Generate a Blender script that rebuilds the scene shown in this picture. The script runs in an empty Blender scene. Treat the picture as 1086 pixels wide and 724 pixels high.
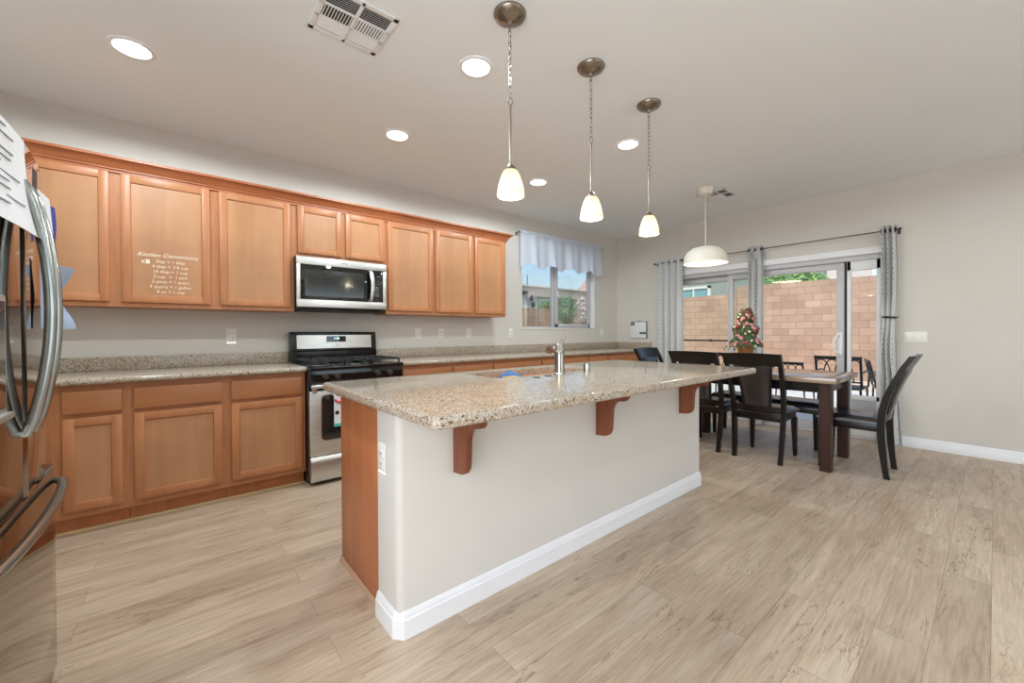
import bpy, bmesh, math, random
from mathutils import Vector, Matrix
random.seed(7)
PI = math.pi
SC = bpy.context.scene
COL = SC.collection

# ---------------------------------------------------------------- camera
F_PX, CX, CY, W, H = 429.79, 543.0, 356.37, 1086, 724
YAW, PITCH, ROLL, CAM_H = math.radians(50.007), math.radians(-0.468), math.radians(-0.297), 1.18
d = Vector((math.cos(YAW), math.sin(YAW), 0)); r = Vector((math.sin(YAW), -math.cos(YAW), 0)); u = Vector((0, 0, 1))
d2 = d*math.cos(PITCH)+u*math.sin(PITCH); u2 = u*math.cos(PITCH)-d*math.sin(PITCH)
r3 = r*math.cos(ROLL)+u2*math.sin(ROLL); u3 = u2*math.cos(ROLL)-r*math.sin(ROLL)
cam = bpy.data.objects.new('camera', bpy.data.cameras.new('camera')); COL.objects.link(cam)
cam.data.sensor_width = 36; cam.data.lens = F_PX/W*36
cam.data.shift_y = -(H/2-CY)/W; cam.data.shift_x = 0
cam.data.clip_start = 0.02; cam.data.clip_end = 300
m = Matrix.Identity(4)
for i in range(3):
    m[i][0], m[i][1], m[i][2] = r3[i], u3[i], -d2[i]
m[2][3] = CAM_H
cam.matrix_world = m
SC.camera = cam

# ---------------------------------------------------------------- world, sun, exposure
SKY, SUN, EXPO = 0.30, 2.3, 0.06
DOWNLIGHT, PENDANT, DINING, FRONT_FILL = 31.0, 6.5, 10.0, 34.0
SC.view_settings.view_transform = 'Standard'; SC.view_settings.look = 'None'
SC.view_settings.gamma = 1; SC.view_settings.use_curve_mapping = False
SC.view_settings.exposure = EXPO
SC.cycles.max_bounces = 10; SC.cycles.diffuse_bounces = 6; SC.cycles.glossy_bounces = 5
SC.cycles.transparent_max_bounces = 12; SC.cycles.transmission_bounces = 8
SC.cycles.use_denoising = True; SC.cycles.caustics_reflective = False; SC.cycles.caustics_refractive = False
SC.cycles.sample_clamp_indirect = 6
wd = bpy.data.worlds.new('sky'); SC.world = wd; wd.use_nodes = True
wn, wl = wd.node_tree.nodes, wd.node_tree.links
sky = wn.new('ShaderNodeTexSky'); sky.sky_type = 'NISHITA'; sky.sun_disc = False
sky.sun_elevation = math.radians(52); sky.sun_rotation = math.radians(240)
sky.air_density = 1.0; sky.dust_density = 2.0; sky.ozone_density = 1.2
wn['Background'].inputs['Strength'].default_value = SKY
wl.new(sky.outputs[0], wn['Background'].inputs['Color'])
sun = bpy.data.objects.new('sun', bpy.data.lights.new('sun', 'SUN')); COL.objects.link(sun)
sun.data.energy = SUN; sun.data.angle = math.radians(0.6); sun.data.color = (1, .95, .87)
sun.rotation_euler = Vector((.62, .42, -1.05)).to_track_quat('-Z', 'Y').to_euler()
front_fill = bpy.data.objects.new('daylight_of_front_window', bpy.data.lights.new('daylight_of_front_window', 'AREA')); COL.objects.link(front_fill)  # added fill lamp behind the viewer, tilted up to brighten the ceiling
front_fill.data.shape = 'RECTANGLE'; front_fill.data.size = 4.4; front_fill.data.size_y = 2.0; front_fill.data.energy = FRONT_FILL
front_fill.data.color = (.80, .92, 1.0)
front_fill.location = (2.5, -4.15, 1.35); front_fill.rotation_euler = (math.radians(112), 0, 0)

left_fill = bpy.data.objects.new('daylight_of_left_window', bpy.data.lights.new('daylight_of_left_window', 'AREA')); COL.objects.link(left_fill)  # added unseen fill lamp on the left, brightens base cabinets and island end
left_fill.data.shape = 'RECTANGLE'; left_fill.data.size = 1.9; left_fill.data.size_y = 2.6; left_fill.data.energy = 66
left_fill.data.color = (.84, .93, 1.0)
left_fill.location = (-1.24, -.35, 1.3); left_fill.rotation_euler = (0, math.radians(-100), 0)

# ---------------------------------------------------------------- material helpers
def srgb(r, g, b):
    f = lambda c: (c/255/12.92) if c/255 <= .04045 else ((c/255+.055)/1.055)**2.4
    return (f(r), f(g), f(b), 1)
class NT:
    def __init__(s, name):
        s.m = bpy.data.materials.new(name); s.m.use_nodes = True
        s.n = s.m.node_tree.nodes; s.l = s.m.node_tree.links; s.b = s.n['Principled BSDF']
        s.out = s.n['Material Output']
    def node(s, t, **kw):
        nd = s.n.new(t)
        for k, v in kw.items(): setattr(nd, k, v)
        return nd
    def coord(s, scale=(1, 1, 1), kind='Object'):
        tc = s.node('ShaderNodeTexCoord'); mp = s.node('ShaderNodeMapping')
        mp.inputs['Scale'].default_value = scale
        s.l.new(tc.outputs[kind], mp.inputs[0]); return mp.outputs[0]
    def noise(s, vec, scale=5, detail=4, rough=.5, dist=0):
        t = s.node('ShaderNodeTexNoise'); t.inputs['Scale'].default_value = scale
        t.inputs['Detail'].default_value = detail; t.inputs['Roughness'].default_value = rough
        t.inputs['Distortion'].default_value = dist
        s.l.new(vec, t.inputs['Vector']); return t.outputs[0]
    def ramp(s, fac, stops, interp='LINEAR'):
        cr = s.node('ShaderNodeValToRGB'); cr.color_ramp.interpolation = interp
        e = cr.color_ramp.elements
        while len(e) < len(stops): e.new(.5)
        for el, (p, c) in zip(e, stops): el.position = p; el.color = c
        s.l.new(fac, cr.inputs[0]); return cr.outputs[0]
    def mix(s, fac, a, b, mode='MIX'):
        mx = s.node('ShaderNodeMix', data_type='RGBA', blend_type=mode)
        for i, v in ((0, fac), (6, a), (7, b)):
            if isinstance(v, (int, float)): mx.inputs[i].default_value = v
            elif isinstance(v, tuple): mx.inputs[i].default_value = v
            else: s.l.new(v, mx.inputs[i])
        return mx.outputs[2]
    def bump(s, h, strength=.1, dist=.01):
        b = s.node('ShaderNodeBump'); b.inputs['Strength'].default_value = strength
        b.inputs['Distance'].default_value = dist
        s.l.new(h, b.inputs['Height']); s.l.new(b.outputs[0], s.b.inputs['Normal'])
    def set(s, color=None, rough=.5, metal=0, spec=.5, **kw):
        if color is not None:
            if isinstance(color, tuple): s.b.inputs['Base Color'].default_value = color
            else: s.l.new(color, s.b.inputs['Base Color'])
        s.b.inputs['Roughness'].default_value = rough; s.b.inputs['Metallic'].default_value = metal
        s.b.inputs['Specular IOR Level'].default_value = spec
        for k, v in kw.items(): s.b.inputs[k.replace('_', ' ')].default_value = v
        return s.m

def plain(name, c, rough=.5, metal=0, spec=.5, vary=.06, scale=8, bump=0, **kw):
    t = NT(name); v = t.coord((1, 1, 1)); n = t.noise(v, scale, 3)
    lo = tuple(x*(1-vary) for x in c[:3])+(1,); hi = tuple(min(1, x*(1+vary)) for x in c[:3])+(1,)
    col = t.ramp(n, [(.3, lo), (.7, hi)])
    if bump: t.bump(t.noise(v, scale*8, 4), bump, .004)
    return t.set(col, rough, metal, spec, **kw)

def wood(name, dark, mid, light, axis='Z', rough=.38, k=1.0):
    t = NT(name)
    sc = {'Z': (16, 16, 1.3), 'X': (1.3, 16, 16), 'Y': (16, 1.3, 16)}[axis]
    v = t.coord(tuple(x*k for x in sc))
    n1 = t.noise(v, 1.0, 6, .6, .7); n2 = t.noise(t.coord((2.2, 2.2, 2.2)), 1.5, 2)
    c1 = t.ramp(n1, [(.28, dark), (.52, mid), (.75, light)])
    c2 = t.ramp(n2, [(.3, (.90, .90, .90, 1)), (.7, (1.06, 1.05, 1.04, 1))])
    t.bump(n1, .04, .002)
    return t.set(t.mix(1.0, c1, c2, 'MULTIPLY'), rough, spec=.4 if rough > .2 else .9)

def emit(name, c, strength):
    t = NT(name); n = t.noise(t.coord((1, 1, 1)), 6, 2)
    col = t.ramp(n, [(.2, tuple(x*.97 for x in c[:3])+(1,)), (.8, c)])
    t.l.new(col, t.b.inputs['Emission Color'])
    t.b.inputs['Emission Strength'].default_value = strength
    return t.set(c, .5)

MAT = {}
def build_materials():
    M = MAT
    t = NT('wall_paint'); v = t.coord()
    t.bump(t.noise(v, 55, 5, .6), .10, .004)
    M['wall'] = t.set(t.ramp(t.noise(v, 1.2, 2), [(.3, srgb(208, 203, 196)), (.7, srgb(212, 207, 200))]), .75, spec=.25)
    t = NT('ceiling_paint'); v = t.coord()
    t.bump(t.noise(v, 40, 5, .6), .12, .004)
    M['ceiling'] = t.set(t.ramp(t.noise(v, 1.0, 2), [(.3, srgb(234, 238, 240)), (.7, srgb(237, 241, 243))]), .85, spec=.2)
    M['white'] = plain('white_trim_paint', srgb(232, 232, 233), .4, vary=.02)
    M['vinyl'] = plain('white_vinyl', srgb(192, 190, 193), .35, vary=.02)
    M['plate'] = plain('white_switch_plastic', srgb(232, 230, 224), .35, vary=.02)
    M['slot'] = plain('dark_slot', srgb(30, 30, 30), .6)
    # floor planks
    t = NT('plank_floor'); tc = t.coord((1, 1, 1))
    br = t.node('ShaderNodeTexBrick'); br.offset = .37; br.offset_frequency = 2
    br.inputs['Color1'].default_value = (0, 0, 0, 1); br.inputs['Color2'].default_value = (1, 1, 1, 1)
    br.inputs['Mortar'].default_value = (.5, .5, .5, 1); br.inputs['Scale'].default_value = 1
    br.inputs['Mortar Size'].default_value = .0007; br.inputs['Mortar Smooth'].default_value = .0
    br.inputs['Brick Width'].default_value = 1.22; br.inputs['Row Height'].default_value = .1508
    mpf = t.node('ShaderNodeMapping'); mpf.inputs['Location'].default_value = (.31, -.0065, 0); t.l.new(tc, mpf.inputs[0])
    t.l.new(mpf.outputs[0], br.inputs['Vector'])
    w = t.node('ShaderNodeMath', operation='MULTIPLY'); w.inputs[1].default_value = 37.0
    t.l.new(br.outputs['Color'], w.inputs[0])
    def n4(scale, sc, detail, rough, dist=.4):
        n = t.node('ShaderNodeTexNoise', noise_dimensions='4D'); n.inputs['Scale'].default_value = scale
        n.inputs['Detail'].default_value = detail; n.inputs['Roughness'].default_value = rough; n.inputs['Distortion'].default_value = dist
        t.l.new(t.coord(sc), n.inputs['Vector']); t.l.new(w.outputs[0], n.inputs['W']); return n.outputs[0]
    grain = n4(1.0, (1.1, 15, 1), 8, .68, 1.2); fine = n4(1.0, (6, 90, 1), 5, .65); cloud = n4(1.0, (1.0, 4.5, 1), 4, .55, 1.0); crk = n4(1.0, (.9, 9, 1), 5, .6, 1.6)
    c = t.ramp(grain, [(.27, srgb(138, 110, 86)), (.42, srgb(180, 154, 128)), (.54, srgb(199, 176, 151)), (.74, srgb(213, 195, 173))])
    c = t.mix(.36, c, t.ramp(fine, [(.36, srgb(120, 98, 78)), (.62, srgb(228, 211, 190))]))
    c = t.mix(.42, c, t.ramp(cloud, [(.32, srgb(150, 124, 100)), (.52, srgb(196, 174, 150)), (.68, srgb(214, 199, 180))]))
    ck = t.ramp(crk, [(.0, (1, 1, 1, 1)), (.484, (1, 1, 1, 1)), (.497, (.46, .38, .32, 1)), (.506, (1, 1, 1, 1)), (1, (1, 1, 1, 1))])
    msk = t.ramp(n4(1.0, (1.6, 5, 1), 2, .5), [(.46, (0, 0, 0, 1)), (.58, (1, 1, 1, 1))])
    c = t.mix(msk, c, t.mix(1.0, c, ck, 'MULTIPLY'))
    tone = t.ramp(br.outputs['Color'], [(0, (.91, .905, .90, 1)), (1, (1.04, 1.035, 1.03, 1))])
    c = t.mix(1.0, c, tone, 'MULTIPLY')
    c = t.mix(br.outputs['Fac'], c, srgb(128, 108, 90))
    rr = t.ramp(grain, [(.3, (.48, .48, .48, 1)), (.7, (.38, .38, .38, 1))])
    t.l.new(rr, t.b.inputs['Roughness'])
    t.bump(grain, .05, .002)
    M['floor'] = t.set(c, .3, spec=1.0); t.l.new(rr, t.b.inputs['Roughness'])
    # cabinets
    M['maple'] = wood('maple_frame_vertical', srgb(172, 112, 73), srgb(179, 119, 79), srgb(187, 128, 88))
    M['maple_h'] = wood('maple_frame_horizontal', srgb(172, 112, 73), srgb(179, 119, 79), srgb(187, 128, 88), 'X')
    M['maple_panel'] = wood('maple_panel', srgb(172, 122, 85), srgb(180, 130, 92), srgb(187, 138, 100), k=.6)
    M['maple_dark'] = wood('maple_moulding', srgb(150, 86, 52), srgb(163, 96, 60), srgb(176, 109, 71), 'X')
    M['maple_end'] = wood('maple_end_panel', srgb(176, 106, 67), srgb(187, 116, 75), srgb(197, 127, 86), k=.7)
    M['corbel'] = wood('stained_corbel', srgb(112, 60, 38), srgb(126, 70, 45), srgb(140, 82, 54))
    # granite
    t = NT('speckled_granite'); v = t.coord((1, 1, 1))
    def vor(scale):
        n = t.node('ShaderNodeTexVoronoi'); n.inputs['Scale'].default_value = scale; t.l.new(v, n.inputs['Vector'])
        hs = t.node('ShaderNodeSeparateColor'); t.l.new(n.outputs['Color'], hs.inputs[0]); return hs.outputs[0]
    base = t.ramp(vor(210), [(0, srgb(178, 169, 156)), (.35, srgb(164, 150, 130)), (.6, srgb(188, 181, 172)), (.82, srgb(150, 132, 108)), (1, srgb(198, 192, 184))], 'CONSTANT')
    spk = t.ramp(vor(165), [(0, (1, 1, 1, 1)), (.80, (.62, .50, .38, 1)), (.90, (.24, .19, .16, 1)), (.955, (1, 1, 1, 1))], 'CONSTANT')
    big = t.ramp(t.noise(v, 3.2, 3, .5, .6), [(.35, (1.02, .98, .93, 1)), (.65, (1.02, 1.02, 1.03, 1))])
    c = t.mix(1.0, t.mix(.92, base, spk, 'MULTIPLY'), big, 'MULTIPLY')
    M['granite'] = t.set(c, .13, spec=.42)
    # metals
    t = NT('brushed_steel'); v = t.coord((1.5, 60, 60)); n = t.noise(v, 3, 3)
    M['steel'] = t.set(t.ramp(n, [(.3, srgb(196, 195, 193)), (.7, srgb(220, 219, 216))]), .36, 1.0)
    t = NT('brushed_nickel'); n = t.noise(t.coord((30, 30, 3)), 4, 3)
    M['nickel'] = t.set(t.ramp(n, [(.3, srgb(128, 119, 108)), (.7, srgb(160, 150, 138))]), .32, 1.0)
    t = NT('dark_stainless'); n = t.noise(t.coord((2, 2, 90)), 3, 3)
    M['fridge'] = t.set(t.ramp(n, [(.3, srgb(150, 141, 134)), (.7, srgb(160, 151, 144))]), .06, 1.0)
    M['fridge_side'] = plain('fridge_side_grey', srgb(96, 96, 96), .45, spec=.4)
    t = NT('polished_handle'); n = t.noise(t.coord((1, 1, 6)), 3, 2)
    M['handle'] = t.set(t.ramp(n, [(.3, srgb(160, 166, 164)), (.7, srgb(172, 178, 176))]), .2, 1.0)
    M['chrome'] = plain('satin_chrome', srgb(168, 165, 158), .2, 1.0, vary=.04)
    M['black_gloss'] = plain('black_enamel', srgb(14, 14, 15), .12, spec=.6)
    M['black_glass'] = plain('black_glass', srgb(14, 14, 14), .04, spec=.7)
    M['oven_glass'] = plain('smoky_oven_glass', srgb(38, 38, 38), .08, spec=.7)
    M['cast'] = plain('black_cast_iron', srgb(24, 24, 25), .5, bump=.1)
    M['knob'] = plain('dark_grey_knob', srgb(52, 52, 53), .35)
    M['black_metal'] = plain('black_powder_coat', srgb(26, 27, 30), .4)
    M['rod_metal'] = plain('bronze_rod', srgb(72, 66, 62), .4, .3)
    # furniture
    M['espresso'] = wood('espresso_wood', srgb(14, 11, 11), srgb(20, 16, 15), srgb(29, 22, 20), rough=.28)
    M['leg_wood'] = wood('dark_red_brown_wood', srgb(44, 24, 18), srgb(58, 32, 24), srgb(72, 42, 32), rough=.4)
    M['leather'] = plain('black_leatherette', srgb(22, 22, 25), .26, spec=1.0, bump=.03)
    M['table_top'] = wood('grey_brown_table_top', srgb(118, 98, 82), srgb(146, 124, 104), srgb(164, 143, 122), 'Y', rough=.13)
    # fabrics
    t = NT('grey_patterned_curtain'); v = t.coord((1, 1, 1))
    vo = t.node('ShaderNodeTexVoronoi', feature='F1'); vo.inputs['Scale'].default_value = 26; vo.inputs['Randomness'].default_value = .25
    t.l.new(t.coord((1, 1.0, .75)), vo.inputs['Vector'])
    c = t.ramp(vo.outputs['Distance'], [(.0, srgb(130, 132, 134)), (.15, srgb(150, 152, 154)), (.22, srgb(226, 227, 226)), (.8, srgb(218, 219, 219))])
    t.set(c, .85, spec=.15)
    tr = t.node('ShaderNodeBsdfTranslucent'); t.l.new(c, tr.inputs[0]); ms = t.node('ShaderNodeMixShader'); ms.inputs[0].default_value = .25
    t.l.new(t.b.outputs[0], ms.inputs[1]); t.l.new(tr.outputs[0], ms.inputs[2]); t.l.new(ms.outputs[0], t.out.inputs[0])
    M['curtain'] = t.m
    t = NT('pale_blue_sheer'); v = t.coord((40, 40, 40)); n = t.noise(v, 6, 2)
    c = t.ramp(n, [(.3, srgb(228, 234, 244)), (.7, srgb(240, 244, 250))])
    t.set(c, .9, spec=.1)
    tr = t.node('ShaderNodeBsdfTranslucent'); t.l.new(c, tr.inputs[0]); ms = t.node('ShaderNodeMixShader'); ms.inputs[0].default_value = .5
    t.l.new(t.b.outputs[0], ms.inputs[1]); t.l.new(tr.outputs[0], ms.inputs[2]); t.l.new(ms.outputs[0], t.out.inputs[0])
    M['valance'] = t.m
    # glass
    def pane(name, tint, refl):
        t = NT(name); tp = t.node('ShaderNodeBsdfTransparent'); gl = t.node('ShaderNodeBsdfGlossy')
        tp.inputs[0].default_value = tint; gl.inputs['Roughness'].default_value = .01
        fr = t.node('ShaderNodeFresnel'); fr.inputs[0].default_value = 1.5
        mu = t.node('ShaderNodeMath', operation='MULTIPLY'); mu.inputs[1].default_value = refl; t.l.new(fr.outputs[0], mu.inputs[0])
        ms = t.node('ShaderNodeMixShader'); t.l.new(mu.outputs[0], ms.inputs[0]); t.l.new(tp.outputs[0], ms.inputs[1]); t.l.new(gl.outputs[0], ms.inputs[2])
        t.l.new(ms.outputs[0], t.out.inputs[0]); return t.m
    M['glass'] = pane('window_glass', (.95, .97, .96, 1), .6)
    M['glass_green'] = pane('low_e_glass', (.91, .95, .92, 1), .6)
    M['far_glass'] = plain('teal_reflecting_glass', srgb(120, 165, 170), .1, spec=.8)
    t = NT('frosted_shade'); c = t.ramp(t.noise(t.coord((6, 6, 2)), 3, 3, .5, .8), [(.3, srgb(248, 238, 214)), (.7, srgb(255, 250, 236))])
    t.set(c, .25, spec=.5); tr = t.node('ShaderNodeBsdfTranslucent'); t.l.new(c, tr.inputs[0])
    ms = t.node('ShaderNodeMixShader'); ms.inputs[0].default_value = .6
    t.l.new(t.b.outputs[0], ms.inputs[1]); t.l.new(tr.outputs[0], ms.inputs[2]); t.l.new(ms.outputs[0], t.out.inputs[0])
    M['shade'] = t.m
    M['bulb'] = emit('lamp_bulb', (1, .9, .68, 1), 9)
    M['lens'] = emit('downlight_lens', (1, .98, .95, 1), 6)
    M['diffuser'] = emit('dining_diffuser', (1, .93, .78, 1), 1.3)
    M['led'] = emit('night_light_led', (.9, .95, 1, 1), 4)
    M['digits'] = emit('clock_digits', (.6, .9, 1, 1), 2.5)
    M['shade_white'] = plain('matte_white_lamp', srgb(226, 220, 208), .5, vary=.02)
    M['paper'] = plain('white_paper', srgb(226, 226, 230), .7, vary=.02)
    M['paper_blue'] = plain('grey_blue_paper', srgb(150, 165, 190), .7)
    M['ink'] = plain('grey_ink', srgb(120, 120, 124), .7)
    M['blue'] = plain('blue_cloth', srgb(58, 104, 158), .6, vary=.15)
    M['blue_print'] = plain('blue_print', srgb(40, 60, 150), .5)
    M['sponge'] = plain('tan_sponge', srgb(180, 150, 90), .9, bump=.3)
    M['red'] = plain('red_print', srgb(205, 60, 70), .6)
    M['teal'] = plain('teal_print', srgb(80, 180, 170), .6)
    M['green_strip'] = plain('green_print', srgb(60, 105, 80), .6)
    M['decal'] = plain('cream_decal', srgb(240, 222, 200), .6, vary=.01)
    # outside
    t = NT('tan_block_wall'); v = t.coord((1, 1, 1))
    sx = t.node('ShaderNodeSeparateXYZ'); t.l.new(v, sx.inputs[0]); cb = t.node('ShaderNodeCombineXYZ')
    ad = t.node('ShaderNodeMath', operation='ADD'); t.l.new(sx.outputs[0], ad.inputs[0]); t.l.new(sx.outputs[1], ad.inputs[1])
    t.l.new(ad.outputs[0], cb.inputs[0]); t.l.new(sx.outputs[2], cb.inputs[1])
    br = t.node('ShaderNodeTexBrick'); br.inputs['Scale'].default_value = 1; br.inputs['Brick Width'].default_value = .41; br.inputs['Row Height'].default_value = .203
    br.inputs['Mortar Size'].default_value = .009; br.inputs['Color1'].default_value = srgb(172, 142, 122); br.inputs['Color2'].default_value = srgb(192, 162, 141)
    br.inputs['Mortar'].default_value = srgb(152, 129, 113); t.l.new(cb.outputs[0], br.inputs['Vector'])
    c = t.mix(1.0, br.outputs[0], t.ramp(t.noise(v, 1.3, 4), [(.3, (.88, .88, .88, 1)), (.7, (1.08, 1.08, 1.08, 1))]), 'MULTIPLY')
    t.bump(br.outputs['Fac'], -.3, .01)
    M['block'] = t.set(c, .9, spec=.1)
    M['concrete'] = plain('pale_concrete', srgb(222, 218, 210), .8, vary=.05, scale=2, bump=.05)
    M['gravel'] = plain('desert_gravel', srgb(206, 192, 176), .9, vary=.3, scale=30, bump=.3)
    M['stucco_grey'] = plain('grey_green_stucco', srgb(150, 158, 152), .9, bump=.1)
    M['stucco_white'] = plain('white_stucco', srgb(232, 228, 220), .9, bump=.1)
    M['stucco_band'] = plain('cream_stucco_trim', srgb(222, 212, 200), .9)
    M['stucco_tan'] = plain('tan_stucco', srgb(206, 200, 182), .9)
    M['roof_tile'] = plain('pinkish_roof_tile', srgb(214, 184, 170), .85, vary=.12, scale=20)
    M['leaf'] = plain('leaf_green', srgb(130, 168, 96), .6, vary=.35, scale=4)
    M['leaf_mint'] = plain('mint_leaf', srgb(138, 176, 132), .6, vary=.25, scale=4)
    M['leaf_dark'] = plain('dark_leaf_green', srgb(70, 96, 56), .6, vary=.3, scale=30)
    M['leaf_pale'] = plain('pale_dry_leaf', srgb(226, 214, 208), .7, vary=.15, scale=4)
    M['flower'] = plain('dusty_red_petal', srgb(150, 78, 74), .7, vary=.3, scale=40)
    M['flower_pink'] = plain('pink_petal', srgb(214, 150, 146), .7, vary=.2, scale=40)
    M['flower_cream'] = plain('cream_petal', srgb(235, 222, 196), .7, vary=.1, scale=40)
    t = NT('wicker'); wv = t.node('ShaderNodeTexWave', bands_direction='Z'); wv.inputs['Scale'].default_value = 28; wv.inputs['Distortion'].default_value = 2
    t.l.new(t.coord((1, 1, 1)), wv.inputs['Vector']); t.bump(wv.outputs['Fac'], .6, .004)
    M['wicker'] = t.set(t.ramp(wv.outputs['Fac'], [(0, srgb(110, 66, 30)), (1, srgb(178, 118, 62))]), .7)
    M['bark'] = plain('brown_bark', srgb(96, 74, 58), .9)
build_materials()

# ---------------------------------------------------------------- mesh helpers
class MB:
    def __init__(s): s.bm = bmesh.new()
    def _merge(s, b):
        me = bpy.data.meshes.new('tmp'); b.to_mesh(me); b.free(); s.bm.from_mesh(me); bpy.data.meshes.remove(me); return s
    def box(s, x0, x1, y0, y1, z0, z1, bev=0, seg=2, rot=None, piv=None):
        b = bmesh.new(); bmesh.ops.create_cube(b, size=1)
        bmesh.ops.scale(b, vec=(abs(x1-x0), abs(y1-y0), abs(z1-z0)), verts=b.verts)
        if bev: bmesh.ops.bevel(b, geom=b.edges[:], offset=bev, segments=seg, affect='EDGES', profile=.5)
        bmesh.ops.translate(b, vec=((x0+x1)/2, (y0+y1)/2, (z0+z1)/2), verts=b.verts)
        if rot is not None:
            bmesh.ops.rotate(b, cent=piv or ((x0+x1)/2, (y0+y1)/2, (z0+z1)/2), matrix=rot, verts=b.verts)
        return s._merge(b)
    def prism(s, pts, axis, a0, a1, bev=0, seg=2):
        # pts: 2D in the two other axes (order of X,Y,Z without axis)
        b = bmesh.new()
        def P(p, a): return {'X': (a, p[0], p[1]), 'Y': (p[0], a, p[1]), 'Z': (p[0], p[1], a)}[axis]
        v0 = [b.verts.new(P(p, a0)) for p in pts]; v1 = [b.verts.new(P(p, a1)) for p in pts]
        b.faces.new(v0); b.faces.new(list(reversed(v1)))
        n = len(pts)
        for i in range(n): b.faces.new((v0[i], v1[i], v1[(i+1) % n], v0[(i+1) % n]))
        bmesh.ops.recalc_face_normals(b, faces=b.faces)
        if bev:
            es = [e for e in b.edges if abs({'X': 0, 'Y': 1, 'Z': 2}[axis] >= 0) and (e.verts[0].co-e.verts[1].co)[{'X': 0, 'Y': 1, 'Z': 2}[axis]] == 0]
            bmesh.ops.bevel(b, geom=es, offset=bev, segments=seg, affect='EDGES', profile=.5)
        return s._merge(b)
    def lathe(s, prof, c=(0, 0, 0), seg=32, axis='Z', close=False):
        b = bmesh.new(); rings = []
        for (rad, h) in prof:
            ring = []
            for i in range(seg):
                a = 2*PI*i/seg; x, y = rad*math.cos(a), rad*math.sin(a)
                p = {'Z': (x, y, h), 'Y': (x, h, y), 'X': (h, x, y)}[axis]
                ring.append(b.verts.new((p[0]+c[0], p[1]+c[1], p[2]+c[2])))
            rings.append(ring)
        for A, B in zip(rings, rings[1:]):
            for i in range(seg): b.faces.new((A[i], A[(i+1) % seg], B[(i+1) % seg], B[i]))
        if close:
            b.faces.new(rings[0]); b.faces.new(rings[-1])
        bmesh.ops.remove_doubles(b, verts=b.verts, dist=1e-5)
        bmesh.ops.recalc_face_normals(b, faces=b.faces)
        return s._merge(b)
    def cyl(s, p0, p1, r0, r1=None, seg=20):
        return s.tube([p0, p1], [r0, r0 if r1 is None else r1], seg)
    def tube(s, pts, rad, seg=10, closed=False, flat=1.0, up=None):
        pts = [Vector(p) for p in pts]; n = len(pts)
        rr = rad if isinstance(rad, (list, tuple)) else [rad]*n
        b = bmesh.new(); rings = []; prev = None
        for i, p in enumerate(pts):
            if closed: tg = pts[(i+1) % n]-pts[(i-1) % n]
            else: tg = pts[min(i+1, n-1)]-pts[max(i-1, 0)]
            tg.normalize()
            if prev is None:
                a = Vector(up) if up else (Vector((0, 0, 1)) if abs(tg.z) < .9 else Vector((1, 0, 0)))
            else: a = prev
            nx = (a-tg*a.dot(tg)).normalized(); ny = tg.cross(nx); prev = nx
            rings.append([b.verts.new(p+nx*rr[i]*math.cos(2*PI*k/seg)+ny*rr[i]*flat*math.sin(2*PI*k/seg)) for k in range(seg)])
        pr = list(zip(rings, rings[1:]))+([(rings[-1], rings[0])] if closed else [])
        for A, B in pr:
            for k in range(seg): b.faces.new((A[k], A[(k+1) % seg], B[(k+1) % seg], B[k]))
        if not closed: b.faces.new(rings[0]); b.faces.new(rings[-1])
        bmesh.ops.recalc_face_normals(b, faces=b.faces)
        return s._merge(b)
    def sweep(s, sects):
        # list of quads rings (each a list of points), capped
        b = bmesh.new(); rings = [[b.verts.new(p) for p in sec] for sec in sects]
        for A, B in zip(rings, rings[1:]):
            n = len(A)
            for k in range(n): b.faces.new((A[k], A[(k+1) % n], B[(k+1) % n], B[k]))
        b.faces.new(rings[0]); b.faces.new(rings[-1])
        bmesh.ops.recalc_face_normals(b, faces=b.faces)
        return s._merge(b)
    def grid(s, fn, nu, nv, thick=0):
        b = bmesh.new(); vs = [[b.verts.new(fn(i/nu, j/nv)) for j in range(nv+1)] for i in range(nu+1)]
        for i in range(nu):
            for j in range(nv): b.faces.new((vs[i][j], vs[i+1][j], vs[i+1][j+1], vs[i][j+1]))
        bmesh.ops.recalc_face_normals(b, faces=b.faces)
        if thick: bmesh.ops.solidify(b, geom=b.faces[:], thickness=thick)
        return s._merge(b)
    def sphere(s, c, rad, sub=2, scale=(1, 1, 1)):
        b = bmesh.new(); bmesh.ops.create_icosphere(b, subdivisions=sub, radius=rad)
        bmesh.ops.scale(b, vec=scale, verts=b.verts); bmesh.ops.translate(b, vec=c, verts=b.verts); return s._merge(b)
    def text(s, body, size, loc, shear=0, align='CENTER', rot=(PI/2, 0, 0), ext=.0006):
        cu = bpy.data.curves.new('txt', 'FONT'); cu.body = body; cu.size = size; cu.align_x = align; cu.shear = shear; cu.extrude = ext
        cu.resolution_u = 3
        o = bpy.data.objects.new('txt', cu); COL.objects.link(o); bpy.context.view_layer.update()
        me = bpy.data.meshes.new_from_object(o.evaluated_get(bpy.context.evaluated_depsgraph_get()))
        from mathutils import Euler
        me.transform(Matrix.Translation(loc) @ Euler(rot).to_matrix().to_4x4())
        s.bm.from_mesh(me); bpy.data.meshes.remove(me); bpy.data.objects.remove(o); bpy.data.curves.remove(cu); return s
    def build(s, name, mat, parent=None, loc=None, smooth=40, label=None):
        off = Vector((0, 0, 0))
        if parent is not None and not parent.get('_local'):
            q = parent
            while q is not None: off += q.location; q = q.parent
        elif loc is not None: off = Vector(loc)
        if off.length: bmesh.ops.translate(s.bm, vec=-off, verts=s.bm.verts)
        me = bpy.data.meshes.new(name); s.bm.to_mesh(me); s.bm.free()
        me.materials.append(MAT[mat] if isinstance(mat, str) else mat)
        if smooth:
            for p in me.polygons: p.use_smooth = True
            me.set_sharp_from_angle(angle=math.radians(smooth))
        o = bpy.data.objects.new(name, me); COL.objects.link(o)
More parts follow.
